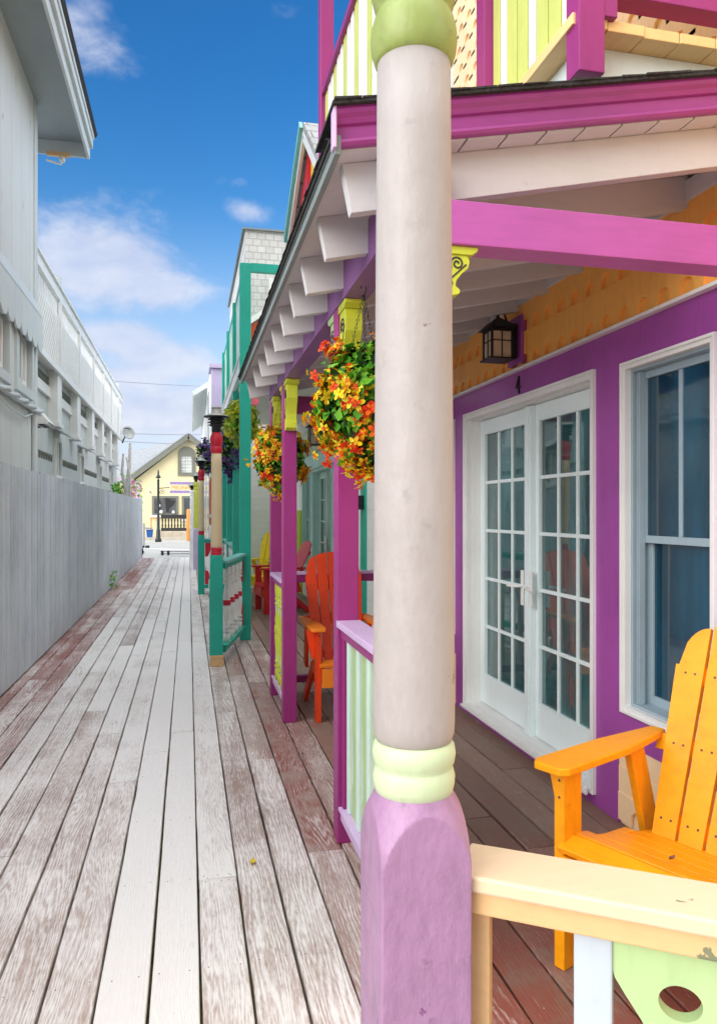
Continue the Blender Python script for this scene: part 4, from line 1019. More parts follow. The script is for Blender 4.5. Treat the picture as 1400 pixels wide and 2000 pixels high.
# balcony above the porch roof
BX, BY, BZ = 1.27, 2.29, 3.13
q = MB(); q.prism([(BX+0.05,zu(BX+0.05)+0.05),(3.2,zu(3.2)+0.05),(3.2,BZ-0.04),(BX+0.05,BZ-0.04)], (0,BY+0.05,0), (1,0,0), (0,0,1), (0,0.04,0)); q.build('balcony_skirt', M['doorwhite'], cot)
q = MB(); q.box(BX+0.05,BX+0.09,BY+0.0905,3.06,zu(BX+0.05)+0.05,BZ-0.04); q.build('balcony_skirt', M['doorwhite'], cot)
q = MB(); q.box(0.89,0.93,3.05,4.75,zu(0.89)+0.05,BZ-0.04); q.box(0.9305,BX+0.0495,3.05,3.09,zu(1.2)+0.05,BZ-0.04); q.build('balcony_skirt', M['doorwhite'], cot)
q = MB(); q.box(BX-0.03,BX+0.10,BY-0.05,2.99,BZ-0.0395,BZ)
x = BX+0.105
while x < 3.2: q.box(x,x+0.138,BY-0.04+rng.uniform(-.004,.004),2.99,BZ-0.0395,BZ-0.002+rng.uniform(-.002,.002)); x += 0.141
q.build('balcony_boards', M['peachtrim'], cot, 0.003)
q = MB(); q.box(0.86,3.0,2.995,4.8,BZ-0.0395,BZ-0.005); q.build('balcony_floor', M['peachtrim'], cot, 0.003)
q = MB(); q.prism([(BX-0.07,zu(BX)+0.045),(BX+0.01,zu(BX)+0.155),(BX+0.14,zu(BX)+0.15),(BX+0.14,zu(BX)+0.07)], (0,BY-0.01,0), (1,0,0), (0,0,1), (0,0.058,0)); q.build('balcony_bracket', M['pinkbeam'], cot)
br = thing('balcony_railing', 'upstairs balcony railing with thick magenta corner post and broad lime pickets above the porch roof', 'railing', (BX, BY+0.3, BZ))
q = MB(); q.box(BX-0.02,BX+0.075,BY-0.075,BY+0.012,BZ-0.205,4.9); q.build('corner_post', M['magenta'], br, 0.004)
q = MB(); q.box(BX+0.0755,BX+0.125,BY-0.07,BY-0.015,BZ-0.01,4.9); q.build('post_facing', M['magenta'], br, 0.003)
q = MB(); q.box(BX-0.03,BX+0.065,2.995,3.085,BZ-0.25,4.9); q.build('post', M['magenta'], br, 0.004)
q = MB(); q.box(BX+0.126,2.9,BY-0.06,BY+0.02,BZ+0.075,BZ+0.15); q.build('bottom_rail', M['magenta'], br, 0.003)
y = BY+0.04; i = 0
while y < 2.96:
    q = MB(); wd = 0.085 if i % 3 else 0.055; q.box(BX+0.01,BX+0.03,y,min(y+wd,2.99),BZ+0.001,4.25); q.build('picket', M['palelime'] if i % 3 else M['white'], br, 0.002); y += wd+0.013; i += 1
x = BX+0.16; i = 0
while x < 2.8:
    wd = 0.085 if i % 3 else 0.055; q = MB(); q.box(x,x+wd,BY-0.03,BY-0.01,BZ+0.1505,4.25); q.build('picket', M['palelime'] if i % 3 else M['white'], br, 0.002); x += wd+0.013; i += 1
br = thing('balcony_railing', 'balcony railing of narrow white and lime pickets left of the column top', 'railing', (0.85, 3.8, BZ))
q = MB(); q.box(0.835,0.90,3.0,4.70,4.150,4.195); q.build('handrail', M['magenta'], br, 0.003)
q = MB(); q.box(0.842,0.90,3.0,4.70,3.20,3.24); q.build('bottom_rail', M['magenta'], br, 0.003)
for yy in (2.995, 4.71):
    q = MB(); q.box(0.828,0.915,yy,yy+0.09,BZ-0.4,5.6); q.build('post', M['magenta'], br, 0.004)
y = 3.1; i = 0
while y < 4.66:
    q = MB(); q.box(0.856,0.876,y,y+0.062,3.2405,4.1495); q.build('picket', M['palelime'] if i % 3 == 1 else M['white'], br, 0.002); y += 0.096; i += 1
lantern('black wall lantern under the porch ceiling above the white french doors', 1.845, 4.24, 2.535, XW-0.044, None, 0.86, M['purple'])

# ------------------------------------------------------------------ teal house beyond
th = thing('teal_house', 'white house with tall teal balcony posts and mint framed doors', 'house', (2.0, 11.0, 0))
TD = (10.35, 12.0, 0.05, 2.16); TW = (12.3, 13.1, 0.5, 2.16)
q = MB(); wallx(q, 2.0, 2.14, 6.13, 14.6, -0.04, 3.25, [(TD[0]+.03,TD[1]-.03,-.1,TD[3]-.03), (TW[0]+.03,TW[1]-.03,TW[2]+.03,TW[3]-.03)]); q.build('wall', M['lapwhite'], th)
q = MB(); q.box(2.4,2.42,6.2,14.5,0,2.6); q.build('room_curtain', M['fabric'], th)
q = MB(); q.box(1.975,1.999,8.30,8.52,0,3.2); q.build('corner_board', M['teal'], th)
q = MB(); q.box(1.90,1.974,8.34,8.48,1.52,1.66); q.box(1.89,1.974,8.33,8.49,1.50,1.519); q.build('mailbox', M['black'], th)
french_door(th, 1.996, *TD, M['mint'], M['mintpale'], M['glassd'], 5, 2)
sash_window(th, 1.996, *TW, M['mint'], M['glassd'], False)
q = MB(); q.box(1.955,1.995,10.1,13.3,2.165,2.40); q.build('header_board', M['mint'], th)
q = MB(); scallops(q, 1.998, 9.0, 13.9, 2.42, 0.16, 0.11, 0.035); scallops(q, 1.998, 9.0, 13.9, 2.56, 0.3, 0.11, 0.035); q.build('wall_shingles', M['ring'], th)
q = MB(); q.box(1.96,1.999,13.25,14.3,0.0,1.5); q.build('end_panel', M['limepanel'], th)
q = MB(); q.box(1.1,1.99,14.46,14.54,0,3.2); q.build('end_wall', M['lapwhite'], th)
q = MB(); q.box(0.66,2.0,8.62,13.9,3.10,3.14); q.build('porch_ceiling', M['lapwhite'], th)
q = MB(); q.box(0.585,0.625,8.6,13.95,3.12,3.30); q.box(0.57,0.585,8.6,13.95,3.27,3.30); q.build('balcony_edge', M['white'], th)
for yy in (8.58, 10.25, 11.9, 13.5):
    q = MB(); q.box(0.59 if yy > 9 else 0.575,0.70,yy,yy+0.11,0.0,4.33); q.build('post', M['teal'], th, 0.004)
q = MB(); q.box(0.702,2.3,8.585,8.66,4.24,4.335); q.box(0.62,0.69,8.69,13.5,4.27,4.33); q.build('balcony_beam', M['teal'], th)
y = 8.75
q = MB()
while y < 13.45:
    q.box(0.635,0.655,y,y+0.11,3.42,4.2); y += 0.128
q.box(0.63,0.66,8.69,13.5,4.2005,4.269); q.box(0.63,0.66,8.69,13.5,3.36,3.4195); q.build('balcony_panel', M['mintpale'], th)
q = MB(); q.box(0.74,2.2,10.0,13.8,3.31,5.24); q.build('upper_wall', M['whiteshingle'], th)
q = MB(); q.prism([(0.70,5.241),(2.3,5.241),(2.3,5.275),(0.70,5.262)], (0,9.96,0), (1,0,0), (0,0,1), (0,3.9,0)); q.build('roof_cap', M['fasciagrey'], th)
# small white pilaster, pediment and coloured trim seen through the balcony
q = MB(); q.box(1.05,1.14,9.93,9.995,3.31,4.6); q.box(1.03,1.16,9.90,9.995,4.22,4.25); q.box(1.03,1.16,9.90,9.995,4.15,4.17); q.build('pilaster', M['white'], th)
q = MB(); q.prism([(0.745,3.93),(1.03,4.13),(1.03,4.21),(0.745,4.01)], (0,9.90,0), (1,0,0), (0,0,1), (0,0.09,0)); q.build('pediment_rake', M['white'], th)
q = MB(); q.prism([(0.76,3.92),(1.02,4.10),(1.02,3.72),(0.97,3.84),(0.90,3.92),(0.83,3.62),(0.79,3.60)], (0,9.94,0), (1,0,0), (0,0,1), (0,0.04,0)); q.build('sawn_trim', M['rust'], th)
q = MB(); q.prism([(1.16,3.9),(1.29,3.9),(1.16,4.35)], (0,9.93,0), (1,0,0), (0,0,1), (0,0.05,0)); q.build('yellow_trim', M['yellowpanel'], th)
q = MB(); q.box(1.06,1.14,9.91,9.929,3.66,3.76); q.build('red_trim', M['crimson'], th)
# steep gable dormer between the two houses
g = MB(); pk = (6.42, 4.82); g1 = (5.62, 4.14); g2 = (7.5, 4.2)
def roofplane(mb, a, b, x0, x1, th_=0.05):
    d_ = Vector((0, b[0]-a[0], b[1]-a[1])); n = Vector((0, -d_.z, d_.y)).normalized(); n = n if n.z > 0 else -n
    vs = [Vector((x, p[0], p[1])) + n*o for o in (0, th_) for p in (a, b) for x in (x0, x1)]
    mb.add(vs, [(0,1,3,2),(4,6,7,5),(0,4,5,1),(2,3,7,6),(0,2,6,4),(1,5,7,3)])
do = MB(); roofplane(do, pk, g1, 0.97, 2.6); roofplane(do, pk, g2, 0.97, 2.6)
dm = do.build('dormer_roof', M['greyshingle'], th)
q = MB(); q.prism([(g1[0]+0.1,4.12),(pk[0],pk[1]-0.07),(g2[0]-0.1,4.16),(g2[0]-0.1,2.95),(g1[0]+0.1,2.95)], (1.06,0,0), (0,1,0), (0,0,1), (0.05,0,0)); q.build('dormer_front', M['yellowpanel'], dm)
q = MB()
for a, b in ((g1,pk),(pk,g2)): q.bar((0.985,a[0],a[1]-0.05),(0.985,b[0],b[1]-0.05),0.03,0.09)
q.build('dormer_rake', M['white'], dm)
q = MB()
for a, b in ((pk,g2),): q.bar((0.955,a[0],a[1]+0.03),(0.955,b[0],b[1]+0.03),0.03,0.08)
q.build('dormer_edge', M['tealcap'], dm)
q = MB(); q.prism([(6.50,4.66),(7.3,4.22),(7.3,3.2),(6.9,3.2),(6.9,4.2),(6.55,4.32)], (1.03,0,0), (0,1,0), (0,0,1), (0.028,0,0)); q.build('dormer_trim', M['crimson'], dm)
corbel(th, (0.70,8.635,3.10), (1,0,0), (0,1,0), 0.05, M['pink'], 1.3, 'scroll_bracket')
lantern('far black wall lantern with scroll hook above the mint framed door', 1.84, 10.9, 2.66, 1.98, None, 1.25)
t = thing('porch_railing', 'pale teal capped front railing of the far teal porch, between its tall posts', 'railing', (0.645, 11, 0))
q = MB(); q.box(0.59,0.70,10.362,13.49,0.97,1.0); q.build('cap', M['tealcap'], t)
q = MB(); q.box(0.62,0.67,10.362,13.49,0.12,0.17); q.box(0.62,0.67,10.362,13.49,0.92,0.9695); q.build('rail', M['teal'], t)
for i in range(16):
    q = MB(); turned(q, (0.645,10.5+i*0.19), 0.1705, 0.9195, 0, 1, 0.035); q.build('baluster', [M['white'], M['crimson']], t)

# ------------------------------------------------------------------ white and lilac house farther on
wh = thing('white_house', 'far white house with lilac corner balcony and rust red porch columns on the right', 'house', (2.0, 20.0, 0))
q = MB(); q.box(0.45,2.6,15.6,26.5,0,4.45); q.build('wall', M['lapwhite'], wh)
q = MB(); q.prism([(0.12,4.30),(1.6,5.3),(1.6,5.42),(0.08,4.40)], (0,18.5,0), (1,0,0), (0,0,1), (0,8.4,0)); q.build('roof', M['greytrim'], wh)
q = MB(); q.box(0.44,0.70,14.85,15.2,3.35,4.3); q.build('balcony_post', M['lav2'], wh, 0.01)
q = MB(); q.box(0.40,1.6,14.8,15.55,4.301,4.38); q.box(0.44,1.6,14.85,15.55,3.2,3.34); q.build('balcony_beam', M['lav2'], wh)
q = MB()
for i in range(6): q.box(0.46,0.49,15.24+i*0.055,15.265+i*0.055,3.5,4.2)
q.build('balcony_panel', M['lav2'], wh)
q = MB(); q.box(0.44,2.0,14.75,15.55,3.12,3.199); q.build('porch_edge', M['white'], wh)
for i, xx in enumerate((0.46, 0.56, 0.66)):
    q = MB(); q.lathe([(0.04,1.2),(0.05,1.25),(0.05,2.1),(0.035,2.15)], xx, 15.3-i*0.12, 12); q.lathe([(0.05,2.15),(0.055,2.2),(0.04,2.28),(0.05,3.1)], xx, 15.3-i*0.12, 12, m=1)
    q.lathe([(0.05,0.02),(0.05,1.15),(0.04,1.2)], xx, 15.3-i*0.12, 12, m=1); q.build('column', [M['rust'], M['white']], wh)
q = MB(); q.box(0.42,0.75,15.0,15.4,1.36,1.42); q.build('shelf_rail', M['white'], wh)
q = MB(); q.box(0.75,1.1,14.5,14.58,0.2,1.45); q.build('yellow_panel', M['yellowpanel'], wh)
q = MB(); q.box(0.44,0.449,17,18.2,0.8,2.4); q.box(0.44,0.449,20,21.2,0.8,2.4); q.box(0.44,0.449,17,18,3.0,4.2); q.build('window', M['glassb'], wh)
# ------------------------------------------------------------------ grey building, near left
XL = -1.60
gb = thing('grey_building', 'tall grey boarded building at far left with deep eave and scalloped window valance', 'building', (XL-1, 5, 0))
W1 = (6.35,7.25,2.70,3.30); W2 = (7.62,8.25,2.70,3.30)
q = MB(); wallx(q, XL-0.15, XL, 4.5, 8.52, 0, 5.9, [W1, W2]); q.box(XL-4, XL-0.151, 8.37, 8.52, 0, 5.9); q.box(XL-4, XL-0.151, 4.5, 4.65, 0, 5.9); q.build('wall', M['greybld'], gb)  # near end, out of view, cut short to let light into the porch
q = MB(); q.box(XL-0.16, XL+0.012, 8.521, 8.60, 0, 5.86); q.box(XL+0.0005, XL+0.014, 8.44, 8.5205, 0, 5.86); q.build('corner_board', M['greytrim'], gb, 0.003)
for Wn in (W1, W2):
    q = MB(); frame(q, XL-0.12, XL+0.03, Wn[0]-0.08, Wn[1]+0.08, Wn[2]-0.07, Wn[3]+0.04, 0.09); q.box(XL-0.049,XL-0.01,(Wn[0]+Wn[1])/2-0.03,(Wn[0]+Wn[1])/2+0.03,Wn[2],Wn[3])
    wn = q.build('window', M['greytrim'], gb, 0.003)
    p = MB(); p.box(XL-0.055,XL-0.05,Wn[0]+.001,Wn[1]-.001,Wn[2]+.011,Wn[3]-.041); p.build('pane', M['glassb'], wn)
    p = MB(); frame(p, XL-0.0495, XL-0.02, Wn[0]+0.06, Wn[1]-0.06, Wn[2]+0.05, Wn[3]-0.06, 0.045); p.build('sash', M['white'], wn)
q = MB(); y = 4.6
while y < 8.5:
    c = y+0.13; poly = [(y,0.0)]+[(c-0.13*math.cos(math.pi*i/8), -0.10*math.sin(math.pi*i/8)) for i in range(1,8)]+[(y+0.26,0.0),(y+0.26,0.30),(y,0.30)]
    q.prism(poly, (XL+0.055,0,3.26), (0,1,0), (0,0,1), (0.02,0,0)); y += 0.262
q.build('valance', M['greytrim'], gb)
q = MB(); q.prism([(XL+0.001,3.56),(XL+0.055,3.561),(XL+0.078,3.545),(XL+0.001,3.75)], (0,4.6,0), (1,0,0), (0,0,1), (0,3.9,0)); q.build('valance_cap', M['greytrim'], gb)
XE = -1.15
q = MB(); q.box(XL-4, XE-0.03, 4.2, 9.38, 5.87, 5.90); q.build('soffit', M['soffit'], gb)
q = MB(); q.box(XE-0.03, XE, 4.2, 9.39, 5.70, 5.98); q.box(XE+0.0005, XE+0.035, 4.2, 9.39, 5.83, 5.96); q.box(XE+0.036, XE+0.05, 4.2, 9.39, 5.93, 5.985); q.build('fascia', M['greytrim'], gb, 0.004)
q = MB(); q.box(XL-4, XE-0.031, 9.35, 9.38, 5.70, 5.8695); q.build('end_fascia', M['greytrim'], gb, 0.003)
q = MB(); q.prism([(XE+0.06,5.99),(XL-4,8.2),(XL-4,8.25),(XE+0.08,6.03)], (0,4.15,0), (1,0,0), (0,0,1), (0,5.3,0)); q.build('roof', M['asphalt'], gb)
q = MB(); q.bar((XL+0.03,4.6,2.56),(XL+0.03,8.6,2.56),0.03,0.03)
pts = [(XL+0.05+0.02*math.cos(i*0.9), 4.6+i*0.11, 2.54+0.02*math.sin(i*0.9)) for i in range(37)]; q.tube(pts, 0.022, 8)
pts = [(XL+0.05-0.02*math.cos(i*0.9), 4.6+i*0.11, 2.54-0.02*math.sin(i*0.9)) for i in range(37)]; q.tube(pts, 0.02, 8)
q.tube([(XL+0.03,6.6,2.50),(XL+0.04,7.2,2.40),(XL+0.04,7.8,2.40),(XL+0.03,8.3,2.50)], 0.009, 6); q.build('cable_bundle', M['greytrim'], gb)
q = MB(); q.tube([(XL+0.03,8.34,2.5),(XL+0.03,8.34,0.3)], 0.03, 10); q.build('downpipe', M['greytrim'], gb)
t = thing('floodlight', 'small white outdoor lamp bracket under the end of the grey eave', 'lamp', (-1.45, 9.3, 5.6))
q = MB(); q.box(-1.62,-1.36,9.27,9.32,5.655,5.699); q.build('bracket', M['peach'], t, 0.003)
q = MB(); q.lathe([(0.03,5.60),(0.035,5.61),(0.035,5.654)], -1.45, 9.3, 12); q.tube([(-1.45,9.3,5.60),(-1.46,9.29,5.56),(-1.62,9.27,5.59)],0.012,6); q.build('socket', M['white'], t)

# ------------------------------------------------------------------ white balcony building, left
XB = -1.75; XR = -1.90
wb = thing('balcony_building', 'long white building with latticed parapet and narrow awnings, behind the grey fence', 'building', (XB-1, 15, 0))
YB0, YB1 = 8.62, 21.2
q = MB(); q.box(XR-3, XR, YB0, YB1, 0, 3.44); q.build('wall', M['greybld'], wb)
q = MB(); q.box(XR-0.2, XB, YB0, YB1, 3.441, 3.50); q.box(XB-0.03, XB+0.02, YB0, YB1, 3.39, 3.4405); q.build('overhang', M['white'], wb)
q = MB(); q.box(XB-0.10, XB-0.035, YB0, YB1, 3.501, 4.20); q.build('parapet', M['wbld'], wb)
q = MB(); y = YB0+0.05                      # slats at the top, woven lattice below
while y < YB1-0.05:
    q.box(XB-0.062, XB-0.042, y, y+0.055, 4.2005, 4.44); y += 0.11
y = YB0
for sgn in (1,-1):
    y = YB0-0.7
    while y < YB1:
        a = Vector((XB-0.03+0.006*sgn, y, 3.52)); b = Vector((XB-0.03+0.006*sgn, y+0.7*sgn, 4.20))
        if sgn < 0: a.y += 0.7; b.y += 0.7
        for e in (a, b): e.y = min(max(e.y, YB0), YB1)
        if abs(a.y-b.y) > 0.05: q.bar(a, b, 0.006, 0.028, up=(0,1,0))
        y += 0.12
q.build('lattice', M['white'], wb)
q = MB(); q.box(XB-0.08, XB+0.0, YB0, YB1, 4.4405, 4.58); q.box(XB-0.10, XB+0.03, YB0, YB1, 4.581, 4.61); q.build('parapet_rail', M['white'], wb)
PY = [9.15, 11.0, 12.9, 14.8, 16.5, 18.2, 19.9]
for yy in PY:
    q = MB(); q.box(XB-0.035, XB+0.004, yy+0.1, yy+0.2, 3.505, 4.44); q.build('parapet_post', M['white'], wb)
    if yy > 9.5 and int(yy) % 2: q = MB(); q.box(XB-0.07, XB-0.0, yy+0.1, yy+0.18, 4.611, 4.79); q.build('post_cap', M['greytrim'], wb)
    q = MB(); q.box(XR+0.0005, XB-0.02, yy, yy+0.34, 2.72, 3.4395); q.box(XR+0.0005, XB+0.0, yy-0.03, yy+0.37, 2.66, 2.7195); q.build('pilaster', M['white'], wb, 0.004)
for a, b in zip([8.62]+[p+0.345 for p in PY], PY+[21.1]):
    if b-a < 0.3: continue
    q = MB(); q.box(XR+0.0005, XR+0.03, a, b, 3.09, 3.20); q.box(XR+0.0005, XR+0.045, a, b, 3.05, 3.0895); wn = q.build('transom', M['ring'] if False else M['white'], wb)
    q = MB(); q.box(XR+0.0008, XR+0.008, a, b, 3.2005, 3.34)  # slatted strip toned dark to stand for the overhang's shadow
    for i in range(4): q.box(XR+0.009, XR+0.02, a, b, 3.215+i*0.033, 3.222+i*0.033)
    q.build('shadow_louvre', M['rooftrim'], wn)
def smallwin(y, z0, z1, w):
    q = MB(); frame(q, XR+0.0005, XR+0.04, y, y+w, z0, z1, 0.05); q.box(XR+0.0005,XR+0.09,y-0.04,y+w+0.04,z0-0.06,z0-0.0005); wn = q.build('window', M['white'], wb)
    p = MB(); p.box(XR+0.001,XR+0.012,y+.05,y+w-.05,z0+.05,z1-.05); p.build('pane', M['glassb'], wn)
    p = MB(); p.box(XR+0.0125,XR+0.03,y+w/2-.02,y+w/2+.02,z0+.05,z1-.05); p.build('mullion', M['white'], wn)
    p = MB(); p.prism([(XR+0.001,z1+0.12),(XR+0.22,z1+0.02),(XR+0.22,z1+0.035),(XR+0.001,z1+0.15)], (0,y-0.08,0), (1,0,0), (0,0,1), (0,w+0.16,0)); p.build('awning', M['greytrim'], wn)
smallwin(11.45, 1.96, 2.55, 0.50); smallwin(13.9, 1.96, 2.52, 0.5); smallwin(16.7, 1.9, 2.5, 0.55); smallwin(19.2, 1.9, 2.5, 0.5)
for ya, yb in ((8.7,11.35),(11.98,13.8),(14.45,16.6),(17.3,19.1)):
    n = int((yb-ya)/0.125); poly = [(ya,0.12)]
    for k in range(n): s0 = ya+k*0.125; poly += [(s0,0.05),(s0+0.04,-0.04),(s0+0.08,0.05)]
    poly += [(ya+n*0.125,0.05),(ya+n*0.125,0.062),(ya,0.062)]
    q = MB(); q.prism(poly[1:], (XR+0.002,0,2.22), (0,1,0), (0,0,1), (0.012,0,0)); q.build('notched_trim', M['rooftrim'], wb)
t = thing('vent_hood', 'white slanted vent hood with dark slots on the long white building', 'vent', (XR, 9.8, 2.5))
q = MB(); q.prism([(XR+0.001,2.78),(XR+0.05,2.80),(XR+0.24,2.58),(XR+0.24,2.54),(XR+0.001,2.54)], (0,9.62,0), (1,0,0), (0,0,1), (0,0.42,0)); q.build('hood', M['white'], t, 0.003)
q = MB()
for i in range(2): q.box(XR+0.03+i*0.10,XR+0.09+i*0.10,9.64,10.02,2.528,2.5395)
q.box(XR+0.2405,XR+0.244,9.64,10.02,2.548,2.565); q.build('slots', M['black'], t)

# satellite dish
t = thing('satellite_dish', 'round pale satellite dish on the far end of the white building', 'satellite dish', (-1.75, 21.2, 3.4))
cx, cy, cz = -1.60, 20.9, 3.60; nrm = Vector((0.55,-0.80,0.22)).normalized(); a_ = nrm.orthogonal().normalized(); b_ = nrm.cross(a_)
q = MB(); vs = []; n = 24
for i in range(6):
    r = 0.185*i/5
    for k in range(n):
        an = 2*math.pi*k/n; vs.append(Vector((cx,cy,cz))+a_*(r*math.cos(an))+b_*(r*math.sin(an))+nrm*(0.05*(i/5)**2))
q.add(vs, [(i*n+k,i*n+(k+1)%n,(i+1)*n+(k+1)%n,(i+1)*n+k) for i in range(5) for k in range(n)], 0, True)
o = q.build('reflector', M['lanterngrey'], t); sd = o.modifiers.new('thick','SOLIDIFY'); sd.thickness = 0.01
q = MB(); q.tube([Vector((cx,cy,cz))-b_*0.17, Vector((cx,cy,cz))+nrm*0.22-b_*0.05], 0.012, 6); q.tube([(cx,cy,cz),(cx-0.08,cy+0.1,cz-0.1),(-1.75,21.1,3.35)],0.02,6); q.build('mount', M['iron'], t)

# pale leaning trunk with a few leaves by the end of the fence
t = thing('bare_tree', 'pale bleached leaning trunk with a few green leaves at the far end of the fence', 'tree', (-1.62, 20.5, 0))
q = MB(); q.tube([(-1.66,20.4,0),(-1.64,20.4,1.2),(-1.60,20.45,2.0),(-1.52,20.5,2.7),(-1.50,20.55,3.3)],0.075,9,0,0.035)
q.tube([(-1.60,20.45,2.0),(-1.70,20.4,2.5),(-1.66,20.3,3.0)],0.05,8,0,0.025); q.tube([(-1.64,20.4,1.3),(-1.50,20.3,1.9),(-1.49,20.3,2.4),(-1.58,20.3,2.9)],0.05,8,0,0.02); q.build('trunk', M['bark'], t)
q = MB()
for i in range(60): leaf(q, (-1.66+rng.gauss(0,.06), 18.6+rng.gauss(0,.5), 2.02+rng.gauss(0,.10)), (rng.gauss(.5,1),rng.gauss(-1,1),rng.gauss(.5,1)), 0.11, 0.06, 'green')
q.build('crown', M['leaf'], t)

# ------------------------------------------------------------------ yellow house across the street
yh = thing('yellow_house', 'pale yellow gabled house with grey green trim at the end of the boardwalk', 'house', (0, 46, 0))
YF = 45.0
q = MB(); q.prism([(-3.0,0),(3.3,0),(3.3,3.35),(0.0,5.78),(-3.0,3.35)], (0,YF,0), (1,0,0), (0,0,1), (0,8,0)); q.build('wall', M['lapyellow'], yh)
q = MB()
for sg in (-1,1):
    q.bar((0,YF-0.25,5.92),(sg*3.35,YF-0.25,3.33),0.22,0.26,up=(0,0,1))
q.build('rake_board', M['rooftrim'], yh)
q = MB()
for sg in (-1,1):
    n_ = Vector((sg*0.61,0,0.79)); vs = [Vector((0,YF-0.36,6.06)),Vector((sg*3.5,YF-0.36,3.36)),Vector((sg*3.5,53,3.36)),Vector((0,53,6.06))]
    q.add(vs+[v+n_*0.08 for v in vs], [(0,1,2,3),(7,6,5,4),(0,4,5,1),(1,5,6,2),(2,6,7,3),(3,7,4,0)])
q.build('roof', M['farroof'], yh)
q = MB(); vs = [Vector((-4.9,46.2,3.3)),Vector((-0.5,46.2,3.3)),Vector((-0.3,50.4,6.35)),Vector((-4.2,50.4,5.25))]
q.add(vs+[v+Vector((0,0.1,-0.12)) for v in vs], [(0,1,2,3),(7,6,5,4),(0,4,5,1),(1,5,6,2),(2,6,7,3),(3,7,4,0)]); q.build('wing_roof', M['farroof'], yh)
q = MB(); q.box(-4.8,-3.001,46.3,50,0,3.3); q.build('wing_wall', M['lapyellow'], yh)
q = MB(); q.box(-3.0,-2.78,YF-0.05,YF-0.001,0,3.3); q.build('corner_board', M['lavender'], yh)
def archwin(cx, w, z0, z1):
    r = w/2; zs = z1-r
    pts = lambda e: [(cx-r-e,z0-e),(cx+r+e,z0-e)]+[(cx+(r+e)*math.cos(math.pi*i/12), zs+(r+e)*math.sin(math.pi*i/12)) for i in range(13)]
    q = MB(); q.prism(pts(0.12), (0,YF-0.06,0), (1,0,0), (0,0,1), (0,0.058,0)); wn = q.build('window', M['rooftrim'], yh)
    q = MB(); q.box(cx-r+0.1,cx+r-0.1,YF-0.075,YF-0.061,z0+0.08,z0+(z1-z0)*0.68); q.build('pane', M['glassb'], wn)
    q = MB()
    for i in range(1,4): x = cx-r+0.1+(w-0.2)*i/4; q.box(x-0.012,x+0.012,YF-0.085,YF-0.0755,z0+0.08,z0+(z1-z0)*0.68)
    for i in range(1,5): z = z0+0.08+((z1-z0)*0.68-0.08)*i/5; q.box(cx-r+0.1,cx+r-0.1,YF-0.095,YF-0.0855,z-0.014,z+0.014)
    q.build('muntins', M['white'], wn)
archwin(-0.10, 0.78, 3.72, 5.22)
def shopwin(x0, x1, z0, z1):
    q = MB(); q.box(x0,x1,YF-0.06,YF-0.001,z0,z1); wn = q.build('window', M['rooftrim'], yh)
    q = MB(); q.box(x0+.13,x1-.13,YF-0.072,YF-0.061,z0+.1,z1-.13); q.build('pane', M['glassx'], wn)
    q = MB(); q.box(x0-.05,x1+.05,YF-0.16,YF-0.0005,z0-0.12,z0-0.001); q.build('sill', M['white'], wn)
shopwin(-2.08,-0.58,1.28,2.42); shopwin(-0.38,0.36,1.05,2.42)
t = thing('window_display', 'dark cloth hanging and small pale goods displayed in the shop window of the yellow house', 'shop display', (-1.2,44.85,1.4))
q = MB(); q.prism([(-1.28,1.5),(-1.14,1.45),(-1.10,1.75),(-0.95,1.8),(-0.75,2.12),(-1.08,2.18),(-1.18,2.3),(-1.3,2.3)], (0,YF-0.10,0), (1,0,0), (0,0,1), (0,0.026,0)); q.prism([(-1.8,1.55),(-1.62,1.55),(-1.58,2.0),(-1.68,2.25),(-1.74,2.0)], (0,YF-0.10,0), (1,0,0), (0,0,1), (0,0.026,0)); q.build('cloth', M['fabric'], t)
q = MB(); q.lathe([(0.07,1.38),(0.09,1.45),(0.05,1.55)],-0.86,YF-0.14,10); q.lathe([(0.08,1.38),(0.1,1.5),(0.05,1.58)],-1.55,YF-0.14,10); q.box(-1.72,-1.6,YF-0.13,YF-0.101,1.78,1.92); q.build('goods', M['white'], t)

# street lamp with hanging sign
t = thing('street_lamp', 'slim dark street lamp post with scrolled sign arm in front of the yellow house', 'street lamp', (-1.72, 38.2, -0.035))
lx, ly = -1.475, 38.6
t.location = (lx, ly, -0.035)
q = MB(); q.lathe([(0.16,-0.035),(0.16,0.10),(0.11,0.16),(0.10,0.55),(0.075,0.62),(0.07,1.2),(0.058,1.3),(0.055,3.05),(0.07,3.07),(0.05,3.1)], lx, ly, 16); q.build('post', M['iron'], t)
q = MB(); q.lathe([(0.03,3.1),(0.03,3.16),(0.14,3.2),(0.10,3.26),(0.05,3.34),(0.04,3.5),(0.012,3.62)], lx, ly, 14); q.build('lamp_head', M['iron'], t)
q = MB(); q.tube([(lx,ly,2.66),(lx+0.55,ly,2.70)],0.022,8); spiral(q,(lx+0.2,ly,2.48),(1,0,0),(0,0,1),0.14,1.7,0.014); q.build('sign_arm', M['iron'], t)
t = thing('hanging_sign', 'purple framed cream sign with orange letters hanging from the street lamp arm', 'sign', (lx+1.3, ly, 2.8))
sx0, sx1 = lx+0.56, lx+2.02
q = MB(); q.box(sx0,sx1,ly-0.03,ly+0.03,2.86,3.0); q.box(sx0,sx1,ly-0.03,ly+0.03,2.42,2.56); q.build('frame', M['signpurple'], t)
q = MB(); q.box(sx0+0.03,sx1,ly-0.02,ly+0.02,2.5605,2.8595); q.build('board', M['signcream'], t)
cu = bpy.data.curves.new('lettering', 'FONT'); cu.body = 'MIDNIGHT'; cu.size = 0.29; cu.extrude = 0.006; cu.align_x = 'LEFT'
to = bpy.data.objects.new('lettering_curve', cu); COL.objects.link(to); bpy.context.view_layer.update()
me = bpy.data.meshes.new_from_object(to); bpy.data.objects.remove(to)
